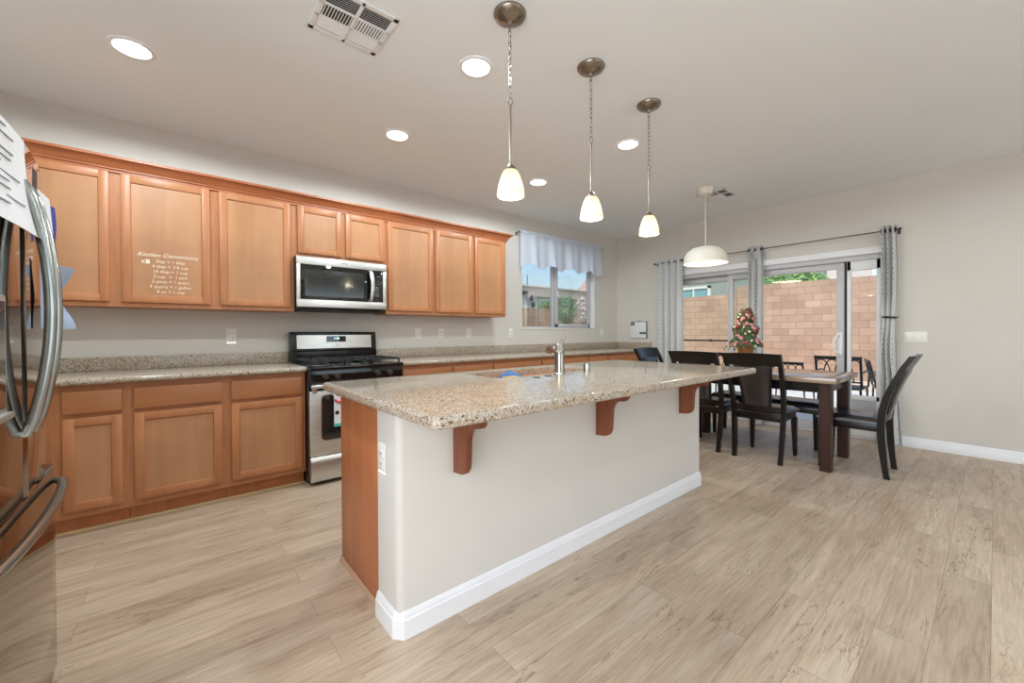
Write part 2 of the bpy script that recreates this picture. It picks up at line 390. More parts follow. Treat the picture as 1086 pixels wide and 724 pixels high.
        if parent is not None:
            o.parent = parent
            if parent.get('_local'): o['_local'] = 1
        elif loc is not None: o.location = loc
        if label: o['label'] = label
        return o

def thing(name, label, cat, loc=(0, 0, 0), rz=0, group=None, local=False):
    o = bpy.data.objects.new(name, None); COL.objects.link(o); o.empty_display_size = .1
    o.location = loc; o.rotation_euler = (0, 0, rz); o['label'] = label; o['category'] = cat
    if group: o['group'] = group
    if local: o['_local'] = 1
    return o
def tag(o, label, cat, group=None):
    o['label'] = label; o['category'] = cat
    if group: o['group'] = group
    return o
def struct(o): o['kind'] = 'structure'; return o
def copy_tree(o, loc=None, rz=None, label=None, group=None, scale=None, parent=None):
    c = o.copy(); COL.objects.link(c); c.parent = parent
    for ch in list(o.children): copy_tree(ch, parent=c)
    if loc is not None: c.location = loc
    if rz is not None: c.rotation_euler = (0, 0, rz)
    if label: c['label'] = label
    if group: c['group'] = group
    if scale: c.scale = (scale,)*3
    return c
def lamp(name, kind, loc, energy, color=(1, 1, 1), size=.05, rot=None):
    l = bpy.data.lights.new(name, kind); l.energy = energy; l.color = color
    if kind == 'AREA': l.shape = 'DISK'; l.size = size
    elif kind == 'SPOT': l.shadow_soft_size = size; l.spot_size = math.radians(176); l.spot_blend = .20
    else: l.shadow_soft_size = size
    o = bpy.data.objects.new(name, l); COL.objects.link(o); o.location = loc
    if rot: o.rotation_euler = rot
    return o

# ================================================================ ROOM SHELL
XL, XR, YB, YF, CH = -1.08, 5.736, 4.086, -4.0, 2.74
T = .14
WX0, WX1, WZ0, WZ1 = 3.60, 5.14, 1.235, 2.46          # kitchen window opening
DY0, DY1, DZ1 = .745, 3.16, 2.065                      # patio door opening
struct(MB().box(XL-T, XR+T, YF-T, YB+T, -.12, 0).build('floor', 'floor'))
struct(MB().box(XL-.5, XR+.45, YF-.5, YB+.45, CH, CH+.2).build('ceiling', 'ceiling'))
w = MB(); w.box(XL-T, WX0, YB, YB+T, 0, CH); w.box(WX1, XR+T, YB, YB+T, 0, CH); w.box(WX0, WX1, YB, YB+T, 0, WZ0); w.box(WX0, WX1, YB, YB+T, WZ1, CH)
struct(w.build('wall_back', 'wall'))
w = MB(); w.box(XR, XR+T, YF-T, DY0, 0, CH); w.box(XR, XR+T, DY1, YB, 0, CH); w.box(XR, XR+T, DY0, DY1, DZ1, CH)
struct(w.build('wall_right', 'wall'))
w = MB(); w.box(XL-T, XL, YF-T, -1.70, 0, CH); w.box(XL-T, XL, 1.0, YB, 0, CH); w.box(XL-T, XL, -1.70, 1.0, 0, .3); w.box(XL-T, XL, -1.70, 1.0, 2.4, CH)  # unseen opening added for the left fill lamp
struct(w.build('wall_left', 'wall'))
w = MB(); w.box(XL, .2, YF-T, YF, 0, CH); w.box(4.8, XR, YF-T, YF, 0, CH); w.box(.2, 4.8, YF-T, YF, 0, .3); w.box(.2, 4.8, YF-T, YF, 2.4, CH)  # unseen wide opening added to let fill light in
struct(w.build('wall_front', 'wall'))
def base_profile(th=.014, h=.105): return [(0, 0), (th, 0), (th, h*.68), (th*.75, h*.74), (th*.75, h*.80), (th*.45, h*.92), (th*.2, h), (0, h)]
pr = [(XR-p[0], p[1]) for p in base_profile()]
struct(MB().prism(pr, 'Y', YF, DY0-.06).build('baseboard_right', 'white'))
struct(MB().prism([(YF+p[0], p[1]) for p in base_profile()], 'X', XL, XR-.02).build('baseboard_front', 'white'))

# ---- kitchen window
win = bpy.data.objects.new('window_1', None); COL.objects.link(win); win.location = ((WX0+WX1)/2, YB+.1, WZ0); struct(win)
b = MB(); y0, y1 = YB+.075, YB+.125
b.box(WX0, WX0+.035, y0, y1, WZ0, WZ1, .004); b.box(WX1-.045, WX1, y0, y1, WZ0, WZ1, .004); b.box(WX0, WX1, y0, y1, WZ0, WZ0+.03, .004); b.box(WX0, WX1, y0, y1, WZ1-.03, WZ1, .004)
b.build('window_frame', 'vinyl', win)
b = MB(); b.box(4.27, 4.32, y0+.01, y1, WZ0+.03, WZ1-.03, .004); b.build('fixed_stile', 'vinyl', win)
b = MB(); sx0, sx1 = 4.325, WX1-.045
b.box(sx0, sx0+.045, y0-.012, y0+.022, WZ0+.03, WZ1-.03, .004); b.box(sx1-.04, sx1, y0-.012, y0+.022, WZ0+.03, WZ1-.03, .004); b.box(sx0, sx1, y0-.012, y0+.022, WZ0+.03, WZ0+.075, .004); b.box(sx0, sx1, y0-.012, y0+.022, WZ1-.075, WZ1-.03, .004)
sash = b.build('sliding_sash', 'vinyl', win)
MB().box(sx0+.04, sx1-.035, y0+.003, y0+.007, WZ0+.07, WZ1-.07).build('pane', 'glass', sash, smooth=0)
MB().box(WX0+.03, 4.28, y0+.028, y0+.032, WZ0+.025, WZ1-.025).build('pane', 'glass', win, smooth=0)
MB().box(4.355, 4.372, y0-.024, y0-.012, 1.72, 1.79, .003).build('latch', 'white', win)
MB().box(WX0-.004, WX1+.004, YB-.012, YB+.075, WZ0-.004, WZ0+.012, .004).build('window_sill', 'white', win)
for xa, xb in ((WX0, WX0+.006), (WX1-.006, WX1)): MB().box(xa, xb, YB, YB+.075, WZ0+.01, WZ1).build('reveal', 'white', win)

# ---- patio door
door = bpy.data.objects.new('door_1', None); COL.objects.link(door); door.location = (XR+.07, (DY0+DY1)/2, 0); struct(door)
b = MB(); b.box(XR-.012, XR+.13, DY0, DY0+.035, 0, DZ1, .004); b.box(XR-.012, XR+.13, DY1-.035, DY1, 0, DZ1, .004); b.box(XR+.0, XR+.13, DY0, DY1, DZ1-.115, DZ1-.06, .004); b.box(XR-.005, XR+.13, DY0, DY1, 0, .03, .004)
b.build('door_frame', 'vinyl', door)
MB().box(XR-.025, XR+.02, DY0-.04, DY1+.04, DZ1-.06, DZ1+.012, .004).build('head_casing', 'white', door)
def door_leaf(name, yA, yB, x0, x1, st=.07, top=.07, bot=.10, zt=DZ1-.115):
    b = MB(); z0 = .03
    b.box(x0, x1, yA, yA+st, z0, zt, .004); b.box(x0, x1, yB-st, yB, z0, zt, .004); b.box(x0, x1, yA+st, yB-st, z0, z0+bot, .004); b.box(x0, x1, yA+st, yB-st, zt-top, zt, .004)
    o = b.build(name, 'vinyl', door)
    return o
fx = door_leaf('fixed_leaf', 1.93, DY1-.035, XR+.085, XR+.12)
MB().box(XR+.10, XR+.106, 1.99, DY1-.10, .12, DZ1-.18).build('pane', 'glass_green', fx, smooth=0)
sl = door_leaf('sliding_leaf', 1.085, 2.33, XR+.035, XR+.07)
MB().box(XR+.05, XR+.056, 1.15, 2.265, .12, DZ1-.18).build('pane', 'glass', sl, smooth=0)
hp = [(XR+.03, 1.125, .92), (XR-.01, 1.14, .93), (XR-.022, 1.165, .98), (XR-.024, 1.17, 1.03), (XR-.022, 1.165, 1.08), (XR-.01, 1.14, 1.13), (XR+.03, 1.125, 1.14)]
b = MB(); b.tube(hp, .011, 10); b.box(XR+.02, XR+.036, 1.10, 1.15, .90, 1.16, .004); b.build('door_handle', 'white', sl)
MB().box(XR+.03, XR+.07, 1.062, 1.084, .03, DZ1-.115).build('weather_strip', 'slot', door)
b = MB(); pA, pB = DY0+.035, 1.06; px0, px1 = XR+.02, XR+.06; zt = DZ1-.115
b.box(px0, px1, pA, pA+.035, .03, zt, .004); b.box(px0, px1, pB-.035, pB, .03, zt, .004); b.box(px0, px1, pA, pB, zt-.105, zt, .004); b.box(px0, px1, pA, pB, .425, .475, .004); b.box(px0, px1, pA, pB, .03, .12, .004)
pet = b.build('pet_door_insert', 'white', door)
MB().box(px0+.018, px0+.024, pA+.03, pB-.03, .47, zt-.10).build('pane', 'glass', pet, smooth=0)
b = MB(); b.grid(lambda s_, t_: (px0+.008+.006*math.sin(t_*PI), pA+.035+s_*(pB-pA-.07), .12+t_*.305), 6, 8, .004); b.build('flap', plain('grey_vinyl_flap', srgb(186, 188, 194), .4), pet)
b = MB(); b.cyl((XR+.06, 2.34, 1.06), (XR+.06, DY1-.04, 1.06), .010, seg=10); b.box(XR+.045, XR+.075, 2.55, 2.575, 1.045, 1.078, .003); b.build('security_bar', 'black_metal', door)

# ================================================================ CABINETS
def ring_frame(b, x0, x1, z0, z1, w, yb, yf):
    b.box(x0, x0+w, yf, yb, z0, z1, .0025); b.box(x1-w, x1, yf, yb, z0, z1, .0025)
    b.box(x0+w-.001, x1-w+.001, yf+.0006, yb, z0, z0+w, .0025); b.box(x0+w-.001, x1-w+.001, yf+.0006, yb, z1-w, z1, .0025)
    ib = .009
    for (pa, ax, lo, hi) in (
        ([(x0+w, yf+.002), (x0+w, yb), (x0+w+ib, yb)], 'Z', z0+w, z1-w), ([(x1-w, yf+.002), (x1-w, yb), (x1-w-ib, yb)], 'Z', z0+w, z1-w),
        ([(yf+.002, z0+w), (yb, z0+w), (yb, z0+w+ib)], 'X', x0+w, x1-w), ([(yf+.002, z1-w), (yb, z1-w), (yb, z1-w-ib)], 'X', x0+w, x1-w)):
        b.prism(pa, ax, lo, hi)
def cab_door(parent, x0, x1, z0, z1, yface, w=.048, mat='maple'):
    b = MB(); ring_frame(b, x0, x1, z0, z1, w, yface, yface-.020)
    o = b.build('door', mat, parent)
    MB().box(x0+w-.004, x1-w+.004, yface-.011, yface-.001, z0+w-.004, z1-w+.004).build('panel', 'maple_panel', o)
    return o
def drawer(parent, x0, x1, z0, z1, yface):
    b = MB(); b.box(x0, x1, yface-.020, yface-.001, z0, z1, .004)
    return b.build('drawer_front', 'maple_h', parent)
UF = 3.775; UZ0, UZ1 = 1.37, 2.285
def upper(x0, x1, doors, label, z0=UZ0):
    t = thing('wall_cabinet', label, 'cabinet', ((x0+x1)/2, (UF+YB)/2, z0), group='maple wall cabinets')
    b = MB(); b.box(x0+.0002, x1-.0002, UF, YB-.002, z0, UZ1); b.build('carcass', 'maple', t)
    for (a, c) in doors: cab_door(t, a, c, z0+.032, UZ1-.028, UF)
    return t
upper(-.83, -.283, [(-.80, -.312)], 'maple wall cabinet behind the refrigerator handles, leftmost of the upper row')
cabt = upper(-.283, .252, [(-.255, .224)], 'maple wall cabinet with white kitchen conversion lettering on its door')
upper(.252, .786, [(.281, .757)], 'maple wall cabinet with a plain tall door just left of the microwave')
upper(.786, 1.582, [(.814, 1.172), (1.206, 1.566)], 'short two-door maple wall cabinet mounted right above the microwave', z0=1.832)
upper(1.582, 2.101, [(1.60, 2.083)], 'tall maple wall cabinet immediately right of the microwave')
upper(2.101, 2.600, [(2.120, 2.582)], 'tall maple wall cabinet, second from the window end')
upper(2.600, 3.068, [(2.619, 3.042)], 'tall maple wall cabinet at the window end of the upper row')
# lettering on the door
b = MB(); yl = UF-.0135
b.text('Kitchen Conversions', .0385, (-.015, yl, 1.722), shear=.45)
for i, s_ in enumerate(['3tsp = 1 tbsp', '4 tbsp = 1/4 cup', '16 tbsp = 1 cup', '2 cup  =  1 pint', '2 pints = 1 quart', '4 quarts = 1 gallon', '8 oz = 1 cup']):
    b.text(s_, .0300, (-.004, yl, 1.683-.0352*i), shear=.12)
b.build('lettering', 'decal', cabt, smooth=0)
b = MB(); b.prism([(-.135, 1.700), (-.113, 1.700), (-.113, 1.672), (-.132, 1.672)], 'Y', yl-.0006, yl+.0004)
b.prism([(-.158, 1.690), (-.136, 1.696), (-.136, 1.691), (-.150, 1.686), (-.147, 1.678), (-.134, 1.676), (-.134, 1.672), (-.150, 1.673)], 'Y', yl-.0006, yl+.0004)
b.build('cup_icon', 'decal', cabt, smooth=0)
# crown moulding
def crown(y, z):
    return [(y, z), (y-.012, z), (y-.012, z+.016), (y-.020, z+.020), (y-.020, z+.028), (y-.026, z+.034), (y-.034, z+.050), (y-.048, z+.064), (y-.062, z+.074), (y-.070, z+.078), (y-.070, z+.094), (y, z+.094)]
b = MB(); CZ = 2.258
prof = crown(UF-.001, CZ)
secs = []
sec0 = [(-.83, p[0], p[1]) for p in prof]; sec1 = [(3.07-.001+(UF-.001-p[0]), p[0], p[1]) for p in prof]
sec2 = [(3.07-.001+(UF-.001-p[0]), YB-.002, p[1]) for p in prof]
b.sweep([sec0, sec1, sec2])
tag(b.build('crown_moulding', 'maple_dark', loc=(1.1, UF, CZ), smooth=25), 'stained crown moulding running along the top of all wall cabinets', 'moulding')

BF = 3.476; CT = .925
def base(x0, x1, drawers, doors, label):
    t = thing('base_cabinet', label, 'cabinet', ((x0+x1)/2, (BF+YB)/2, 0), group='maple base cabinets')
    b = MB(); b.box(x0+.0002, x1-.0002, BF, YB-.002, .105, .884); b.build('carcass', 'maple', t)
    MB().box(x0+.001, x1-.001, BF+.06, YB-.01, .001, .105).build('toe_kick', 'maple_end', t)
    for a, c in drawers: drawer(t, a, c, .716, .848, BF)
    for a, c in doors: cab_door(t, a, c, .145, .690, BF)
    return t
base(-1.06, -.535, [(-1.02, -.556)], [(-1.02, -.556)], 'maple base cabinet mostly hidden behind the refrigerator')
base(-.535, -.213, [(-.492, -.240)], [(-.492, -.240)], 'narrow maple base cabinet beside the refrigerator, under the left counter')
base(-.213, .289, [(-.187, .263)], [(-.187, .263)], 'wide middle maple base cabinet under the left counter')
base(.289, .795, [(.316, .770)], [(.316, .770)], 'maple base cabinet just left of the gas range')
for x0, x1, l in ((1.582, 2.131, 'maple base cabinet just right of the gas range'), (2.131, 2.637, 'second maple base cabinet right of the range, behind the island'),
                  (2.637, 3.362, 'wide maple base cabinet left of the window, third from the range'), (3.362, 4.222, 'widest maple base cabinet, under the window and behind the faucet'),
                  (4.222, 4.645, 'maple base cabinet under the right half of the window'), (4.645, 5.047, 'second to last maple base cabinet from the corner'),
                  (5.047, 5.56, 'last maple base cabinet in the corner below the calendar')):
    base(x0, x1, [(x0+.013, x1-.013)], [(x0+.013, x1-.013)] if x1-x0 < .6 else [(x0+.013, (x0+x1)/2-.004), ((x0+x1)/2+.004, x1-.013)], l)
tag(MB().box(5.562, XR-.002, BF, YB-.01, .001, .884, .001).build('cabinet_filler', 'maple', loc=(5.65, BF, 0)), 'maple filler strip between the last base cabinet and the right wall', 'cabinet filler')
def counter(x0, x1, label, side=False):
    t = thing('countertop', label, 'countertop', ((x0+x1)/2, 3.75, .885))
    # bullnose front edge
    yf, n = 3.425, 8; pts = [(YB-.002, .8855), (YB-.002, CT)]
    for i in range(n+1):
        a = PI/2+PI*i/n; pts.append((yf+.02+.02*math.cos(a), .905+.0195*math.sin(a)))
    MB().prism(pts, 'X', x0, x1).build('slab', 'granite', t)
    MB().box(x0, x1, YB-.024, YB-.002, CT+.0005, 1.022, .003).build('backsplash', 'granite', t)
    if side: MB().box(x1-.022, x1, 3.44, YB-.025, CT+.0005, 1.022, .003).build('side_splash', 'granite', t)
counter(XL+.002, .796, 'speckled granite countertop with backsplash left of the range')
counter(1.580, XR-.002, 'long speckled granite countertop with backsplash under the window', True)
# toe trim
b = MB(); b.prism([(BF+.047, .001), (BF+.059, .001), (BF+.059, .016), (BF+.05, .012)], 'X', -1.05, .795)
tag(b.build('shoe_moulding', wood('pale_shoe_moulding', srgb(190, 160, 110), srgb(205, 175, 125), srgb(215, 190, 140), 'X'), loc=(-.12, BF+.05, 0)), 'thin pale wood strip along the floor under the left base cabinets', 'moulding')

# ================================================================ RANGE
rg = thing('gas_range', 'stainless and black gas range between the two granite counters', 'range', (1.187, 3.74, 0))
X0, X1 = .802, 1.574; RF = 3.43
MB().box(X0, X1, RF, YB-.01, .03, .90, .004).build('body', 'black_gloss', rg)
MB().box(X0+.02, X1-.02, RF+.03, 4.0, .001, .03).build('plinth', 'slot', rg)
b = MB(); b.box(X0-.004, X1+.004, RF-.045, 4.02, .895, .925, .006); b.build('cooktop', 'black_gloss', rg)
b = MB(); b.prism([(RF, .795), (RF-.035, .795), (RF-.040, .815), (RF-.028, .893), (RF, .893)], 'X', X0, X1, .003); b.build('control_panel', 'black_gloss', rg)
for kx in (.923, 1.012, 1.345, 1.452):
    b = MB(); b.lathe([(0, RF-.066), (.017, RF-.066), (.020, RF-.062), (.022, RF-.036), (.026, RF-.034), (.026, RF-.030)], (kx, 0, .842), 20, 'Y')
    b.box(kx-.004, kx+.004, RF-.072, RF-.060, .824, .860, .002); b.build('knob', 'knob', rg)
b = MB(); b.box(X0+.004, X1-.004, RF-.046, RF-.001, .222, .735, .006)
od = b.build('oven_door', 'steel', rg)
def rrect(x0, x1, z0, z1, rad, n=6):
    P = []
    for (cx, cz, a0) in ((x1-rad, z1-rad, 0), (x0+rad, z1-rad, PI/2), (x0+rad, z0+rad, PI), (x1-rad, z0+rad, 1.5*PI)):
        for i in range(n+1): a = a0+PI/2*i/n; P.append((cx+rad*math.cos(a), cz+rad*math.sin(a)))
    return P
b = MB(); b.prism(rrect(.888, 1.488, .342, .700, .035), 'Y', RF-.049, RF-.040); b.build('window_trim', 'chrome', od)
b = MB(); b.prism(rrect(.894, 1.482, .348, .694, .032), 'Y', RF-.051, RF-.042, .002); b.build('oven_window', 'oven_glass', od)
b = MB(); b.box(X0+.004, X1-.004, RF-.092, RF-.066, .757, .787, .010, 3); b.box(X0+.02, X0+.05, RF-.072, RF-.04, .722, .775, .003); b.box(X1-.05, X1-.02, RF-.072, RF-.04, .722, .775, .003); b.build('oven_handle', 'steel', od)
b = MB(); b.grid(lambda s_, t_: (X0+.004+s_*(X1-X0-.008), RF-.040-.018*math.sin(PI*t_)**.6 if 0 < t_ < 1 else RF-.036, .042+t_*.168), 8, 10, .02); b.box(X0+.004, X1-.004, RF-.036, RF-.002, .042, .21); b.build('storage_drawer', 'steel', rg)
# backguard
b = MB(); b.prism([(3.985, .925), (4.07, .925), (4.07, 1.192), (4.02, 1.197), (4.005, 1.185), (3.995, 1.03), (3.985, 1.02)], 'X', X0-.004, X1-.004, .004); bg = b.build('backguard', 'black_gloss', rg)
b = MB(); b.prism([(4.005, 1.046), (3.991, 1.046), (3.999, 1.168), (4.013, 1.168)], 'X', .850, 1.520, .002); b.build('backguard_panel', 'steel', bg)
b = MB(); b.prism([(4.004, 1.105), (3.991, 1.105), (3.9945, 1.158), (4.006, 1.158)], 'X', 1.100, 1.275, .001); b.build('clock', 'black_glass', bg)
MB().text('11:28', .022, (1.187, 3.9885, 1.130)).build('clock_digits', 'digits', bg, smooth=0)
b = MB(); b.prism([(3.991, 1.072), (3.990, 1.072), (3.9912, 1.080), (3.9922, 1.080)], 'X', 1.165, 1.213); b.build('maker_badge', 'chrome', bg)
# burners and grates
for (bx, by) in ((.97, 3.56), (.97, 3.86), (1.40, 3.56), (1.40, 3.86), (1.187, 3.71)):
    b = MB(); b.lathe([(.0, .945), (.032, .945), (.036, .940), (.036, .932), (.048, .930), (.050, .925)], (bx, by, 0), 24); b.build('burner', 'cast', rg)
for gx0, gx1 in ((X0+.025, X0+.275), (X0+.280, X1-.280), (X1-.275, X1-.025)):
    b = MB(); gy0, gy1 = 3.42, 3.97; zt = .968; hw = .006
    for x in (gx0, gx1): b.box(x-hw, x+hw, gy0, gy1, zt-.014, zt, .002)
    for y in (gy0, (gy0+gy1)/2, gy1): b.box(gx0, gx1, y-hw, y+hw, zt-.014, zt, .002)
    cxx = (gx0+gx1)/2
    for y in ((gy0*3+gy1)/4, (gy0+gy1*3)/4):
        b.box(gx0, gx0+.085, y-hw, y+hw, zt-.014, zt+.003, .002); b.box(gx1-.085, gx1, y-hw, y+hw, zt-.014, zt+.003, .002)
        b.box(cxx-hw, cxx+hw, y-.13, y-.04, zt-.014, zt+.003, .002); b.box(cxx-hw, cxx+hw, y+.04, y+.13, zt-.014, zt+.003, .002)
    for x in (gx0, gx1):
        for y in (gy0, gy1): b.box(x-hw, x+hw, y-hw, y+hw, .9255, zt-.01)
    b.build('grate', 'cast', rg)
# towel on the oven handle
tw = thing('dish_towel', 'white dish towel with red and black print hanging on the oven handle', 'towel', (1.05, RF-.08, .44))
def towel(s_, t_):
    x = .968+s_*.17; L = t_*.62
    if L < .30: return (x, RF-.0985-.004*math.sin(s_*9+L*6), .455+L*(.335/.30))
    if L < .34: a = (L-.30)/.04*PI; return (x, RF-.080-.0185*math.cos(a), .790+.012*math.sin(a))
    return (x, RF-.0605, .790-(L-.34)*(.10/.28))
b = MB(); b.grid(towel, 10, 40, .003); b.build('cloth', 'paper', tw)
for (cx, cz, rad) in ((1.000, .705, .015), (.990, .560, .016), (1.05, .63, .014), (1.07, .50, .012)): MB().lathe([(0, RF-.1075), (rad, RF-.107), (rad, RF-.104)], (cx, 0, cz), 14, 'Y').build('black_dot', 'slot', tw)
b = MB(); b.tube([(.975+.05*(1-math.cos(a)), RF-.1065, .668-.028*math.sin(a)) for a in [PI*i/8 for i in range(9)]], .008, 6); b.build('red_print', 'red', tw)
MB().box(.969, 1.137, RF-.108, RF-.102, .452, .475).build('teal_border', 'teal', tw)

# ================================================================ MICROWAVE
mw = thing('microwave', 'stainless over-the-range microwave with black glass door', 'microwave', (1.17, 3.88, 1.385))
x0, x1, yf = .788, 1.552, 3.70
MB().box(x0, x1, yf+.012, YB-.002, 1.392, 1.829, .003).build('body', 'black_gloss', mw)
b = MB(); b.box(x0, x1, yf-.012, yf+.012, 1.762, 1.826, .004); b.build('top_band', 'steel', mw)
b = MB(); b.box(x0, x1, yf-.012, yf+.012, 1.405, 1.470, .004); b.build('bottom_band', 'steel', mw)
for xa, xb in ((x0, x0+.028), (x1-.032, x1)): MB().box(xa, xb, yf-.012, yf+.012, 1.470, 1.762, .002).build('side_trim', 'steel', mw)
b = MB(); b.box(x0+.028, 1.440, yf-.010, yf+.012, 1.470, 1.762, .002); dr = b.build('glass_door', 'black_glass', mw)
b = MB(); b.prism(rrect(.850, 1.340, 1.500, 1.722, .012), 'Y', yf-.0112, yf-.009); b.build('door_screen', 'oven_glass', dr)
b = MB(); b.box(1.441, x1-.032, yf-.010, yf+.012, 1.470, 1.762, .002); cp = b.build('control_panel', 'black_glass', mw)
MB().text('10:47', .020, (1.481, yf-.0115, 1.700)).build('clock_digits', 'ink', cp, smooth=0)
for i in range(3):
    for j in range(5): MB().box(1.455+i*.020, 1.467+i*.020, yf-.0108, yf-.0098, 1.515+j*.030, 1.523+j*.030).build('button', 'knob', cp)
b = MB(); pts = [(1.404, yf-.012, 1.478), (1.402, yf-.034, 1.492), (1.410, yf-.044, 1.56), (1.413, yf-.046, 1.615), (1.410, yf-.044, 1.67), (1.402, yf-.034, 1.738), (1.404, yf-.012, 1.752)]
b.tube(pts, .010, 12, flat=1.9, up=(0, -1, 0)); b.build('door_handle', 'steel', dr)
MB().box(1.150, 1.195, yf-.0135, yf-.0115, 1.790, 1.798).build('maker_badge', 'chrome', mw)
MB().box(x0+.03, x1-.03, yf+.03, 3.98, 1.376, 1.393, .004).build('vent_grille', 'cast', mw)

# ================================================================ REFRIGERATOR
FYC = 1.65; FH = 1.70
fr = thing('refrigerator', 'mirror-like stainless french-door refrigerator at the left edge', 'refrigerator', (-.66, FYC, 0))
MB().box(-1.05, -.395, FYC-.45, FYC+.45, .03, FH-.01, .006).build('body', 'fridge_side', fr)
def dx(y, c): return c-(.17 if c > -.305 else .02)*(y-FYC)**2
def curved(y0, y1, c, z0, z1, back=-.39, n=20):
    pts = [(back, y0)]
    for i in range(n+1):
        y = y0+(y1-y0)*i/n; e = min(y-y0, y1-y); rd = .0
        if e < .012: rd = .012-math.sqrt(max(0, .012**2-(.012-e)**2))
        pts.append((dx(y, c)-rd, y))
    pts.append((back, y1))
    return MB().prism(pts, 'Z', z0, z1, .003)
DC, RC = -.300, -.308
ld = curved(FYC-.455, FYC-.003, DC, .745, FH).build('left_door', 'fridge', fr, smooth=25)
rd = curved(FYC+.003, FYC+.455, DC, .745, FH).build('right_door', 'fridge', fr, smooth=25)
fd = curved(FYC-.455, FYC+.455, RC, .055, .735).build('freezer_drawer', 'fridge', fr, smooth=25)
MB().box(-1.0, -.38, FYC-.40, FYC+.40, .001, .05).build('plinth', 'slot', fr)
def bow(yy, z0, z1, c, out, n=24):
    P = [(dx(yy, c)-.01, yy, z0)]
    for i in range(n+1):
        t_ = i/n; P.append((dx(yy, c)+.008+out*math.sin(PI*t_)**.75, yy, z0+(z1-z0)*t_))
    P.append((dx(yy, c)-.01, yy, z1)); return P
for yy, par in ((FYC+.035, rd), (FYC-.035, ld)):
    b = MB(); b.tube(bow(yy, .925, 1.575, DC, .046), .010, 12, flat=1.25, up=(0, 1, 0)); b.build('door_handle', 'handle', par)
hy0, hy1 = FYC-.40, FYC+.40
P = [(dx(hy0, RC)-.01, hy0, .69)]
for i in range(25):
    t_ = i/24; y = hy0+(hy1-hy0)*t_; P.append((dx(y, RC)+.004+.040*math.sin(PI*t_)**.35, y, .69))
P.append((dx(hy1, RC)-.01, hy1, .69))
b = MB(); b.tube(P, .0115, 12, flat=1.2, up=(0, 0, 1)); b.build('drawer_handle', 'handle', fd)
DX = dx(FYC-.26, DC)
b = MB(); b.box(DX-.02, DX+.012, FYC-.38, FYC-.150, .995, 1.275, .004); b.box(DX-.02, DX+.022, FYC-.385, FYC-.145, .985, 1.0, .003); dp = b.build('water_dispenser', 'steel', ld)
MB().box(DX+.009, DX+.0135, FYC-.365, FYC-.165, 1.01, 1.26, .002).build('dispenser_recess', 'black_glass', dp)
# papers on the doors
def sheet(name, y0, y1, z0, z1, c, mat, label, curl, cat='paper', nu=12, nv=14):
    b = MB(); b.grid(lambda s_, t_: (dx(y0+(y1-y0)*s_, c)+.0035+curl(s_, t_), y0+(y1-y0)*s_, z0+(z1-z0)*t_), nu, nv, .0008)
    return tag(b.build(name, mat, loc=(dx((y0+y1)/2, c), (y0+y1)/2, z0)), label, cat)
pp = sheet('paper_sheet', FYC-.43, FYC-.012, 1.435, 1.688, DC, 'paper', 'large white printed sheet stuck on the near refrigerator door', lambda s_, t_: .028*(1-t_)**2+.003)
b = MB()
for i in range(11):
    z = 1.668-i*.019; y0_ = FYC-.40; b.box(0, .001, y0_, y0_+.24+.06*math.sin(i*2.3), z, z+.004)
    for v_ in b.bm.verts:
        if v_.co.x < .5: v_.co.x += dx(v_.co.y, DC)+.0098+.028*(1-(v_.co.z-1.435)/.253)**2+1
for v_ in b.bm.verts: v_.co.x -= 1
b.build('printed_lines', 'ink', pp, smooth=0)
n1 = sheet('note', FYC+.10, FYC+.235, 1.47, 1.60, DC, 'paper', 'white note curling off the far refrigerator door beside the handle top', lambda s_, t_: .004+.020*s_*(1.1-.4*t_))
n2 = sheet('photo_magnet', FYC+.055, FYC+.115, 1.575, 1.645, DC, 'slot', 'small dark framed photo magnet high on the far refrigerator door', lambda s_, t_: .006, 'magnet')
n3 = sheet('badge_card', FYC+.25, FYC+.30, 1.475, 1.59, DC, 'blue_print', 'blue printed card hanging past the white note on the refrigerator', lambda s_, t_: .008+.017*s_+.003*math.sin(t_*3), 'card')
n4 = sheet('paper_note', FYC+.14, FYC+.36, 1.20, 1.405, DC, 'paper_blue', 'grey blue paper note curling out behind the refrigerator handle', lambda s_, t_: .006+.062*s_*s_*(.72+.28*math.cos(t_*6)))

# ================================================================ ISLAND
IX0, IX1, IY0, IY1 = .655, 3.133, 1.467, 2.19
isl = thing('kitchen_island', 'long kitchen island with cream half wall and orange wood end panel', 'island', (1.9, 1.83, 0))
pts = []; R_ = .028
for (cx, cy, a0) in ((IX1-R_, 1.645-.001, 0), (IX0+R_, IY0+R_, PI), (IX1-R_, IY0+R_, 1.5*PI)):
    if a0 == 0: pts += [(IX1, 1.66), (IX0, 1.66)]
    else:
        for i in range(7): a = a0+PI/2*i/6; pts.append((cx+R_*math.cos(a), cy+R_*math.sin(a)))
MB().prism(pts, 'Z', .001, .889).build('half_wall', 'wall', isl)
MB().box(.690, 3.12, 1.661, 2.17, .10, .889, .001).build('cabinet_body', 'maple', isl)
MB().box(.70, 3.11, 1.662, 2.10, .001, .10).build('toe_kick', 'maple_end', isl)
MB().box(.672, .690, 1.662, 2.195, .001, .889, .001).build('end_panel', 'maple_end', isl)
MB().prism([(.659, .001), (.671, .001), (.671, .020), (.666, .018), (.661, .012)], 'Y', 1.664, 2.195).build('end_trim', wood('pale_end_trim', srgb(176, 140, 112), srgb(190, 155, 127), srgb(200, 168, 140), 'Y'), isl)
for k in range(5):
    xa = .70+k*.483
    cd = MB(); ring = None
    b = MB(); b.box(xa+.01, xa+.475, 2.171, 2.19, .145, .69, .003); b.build('door', 'maple', isl)
    b = MB(); b.box(xa+.01, xa+.475, 2.171, 2.19, .716, .848, .003); b.build('drawer_front', 'maple_h', isl)
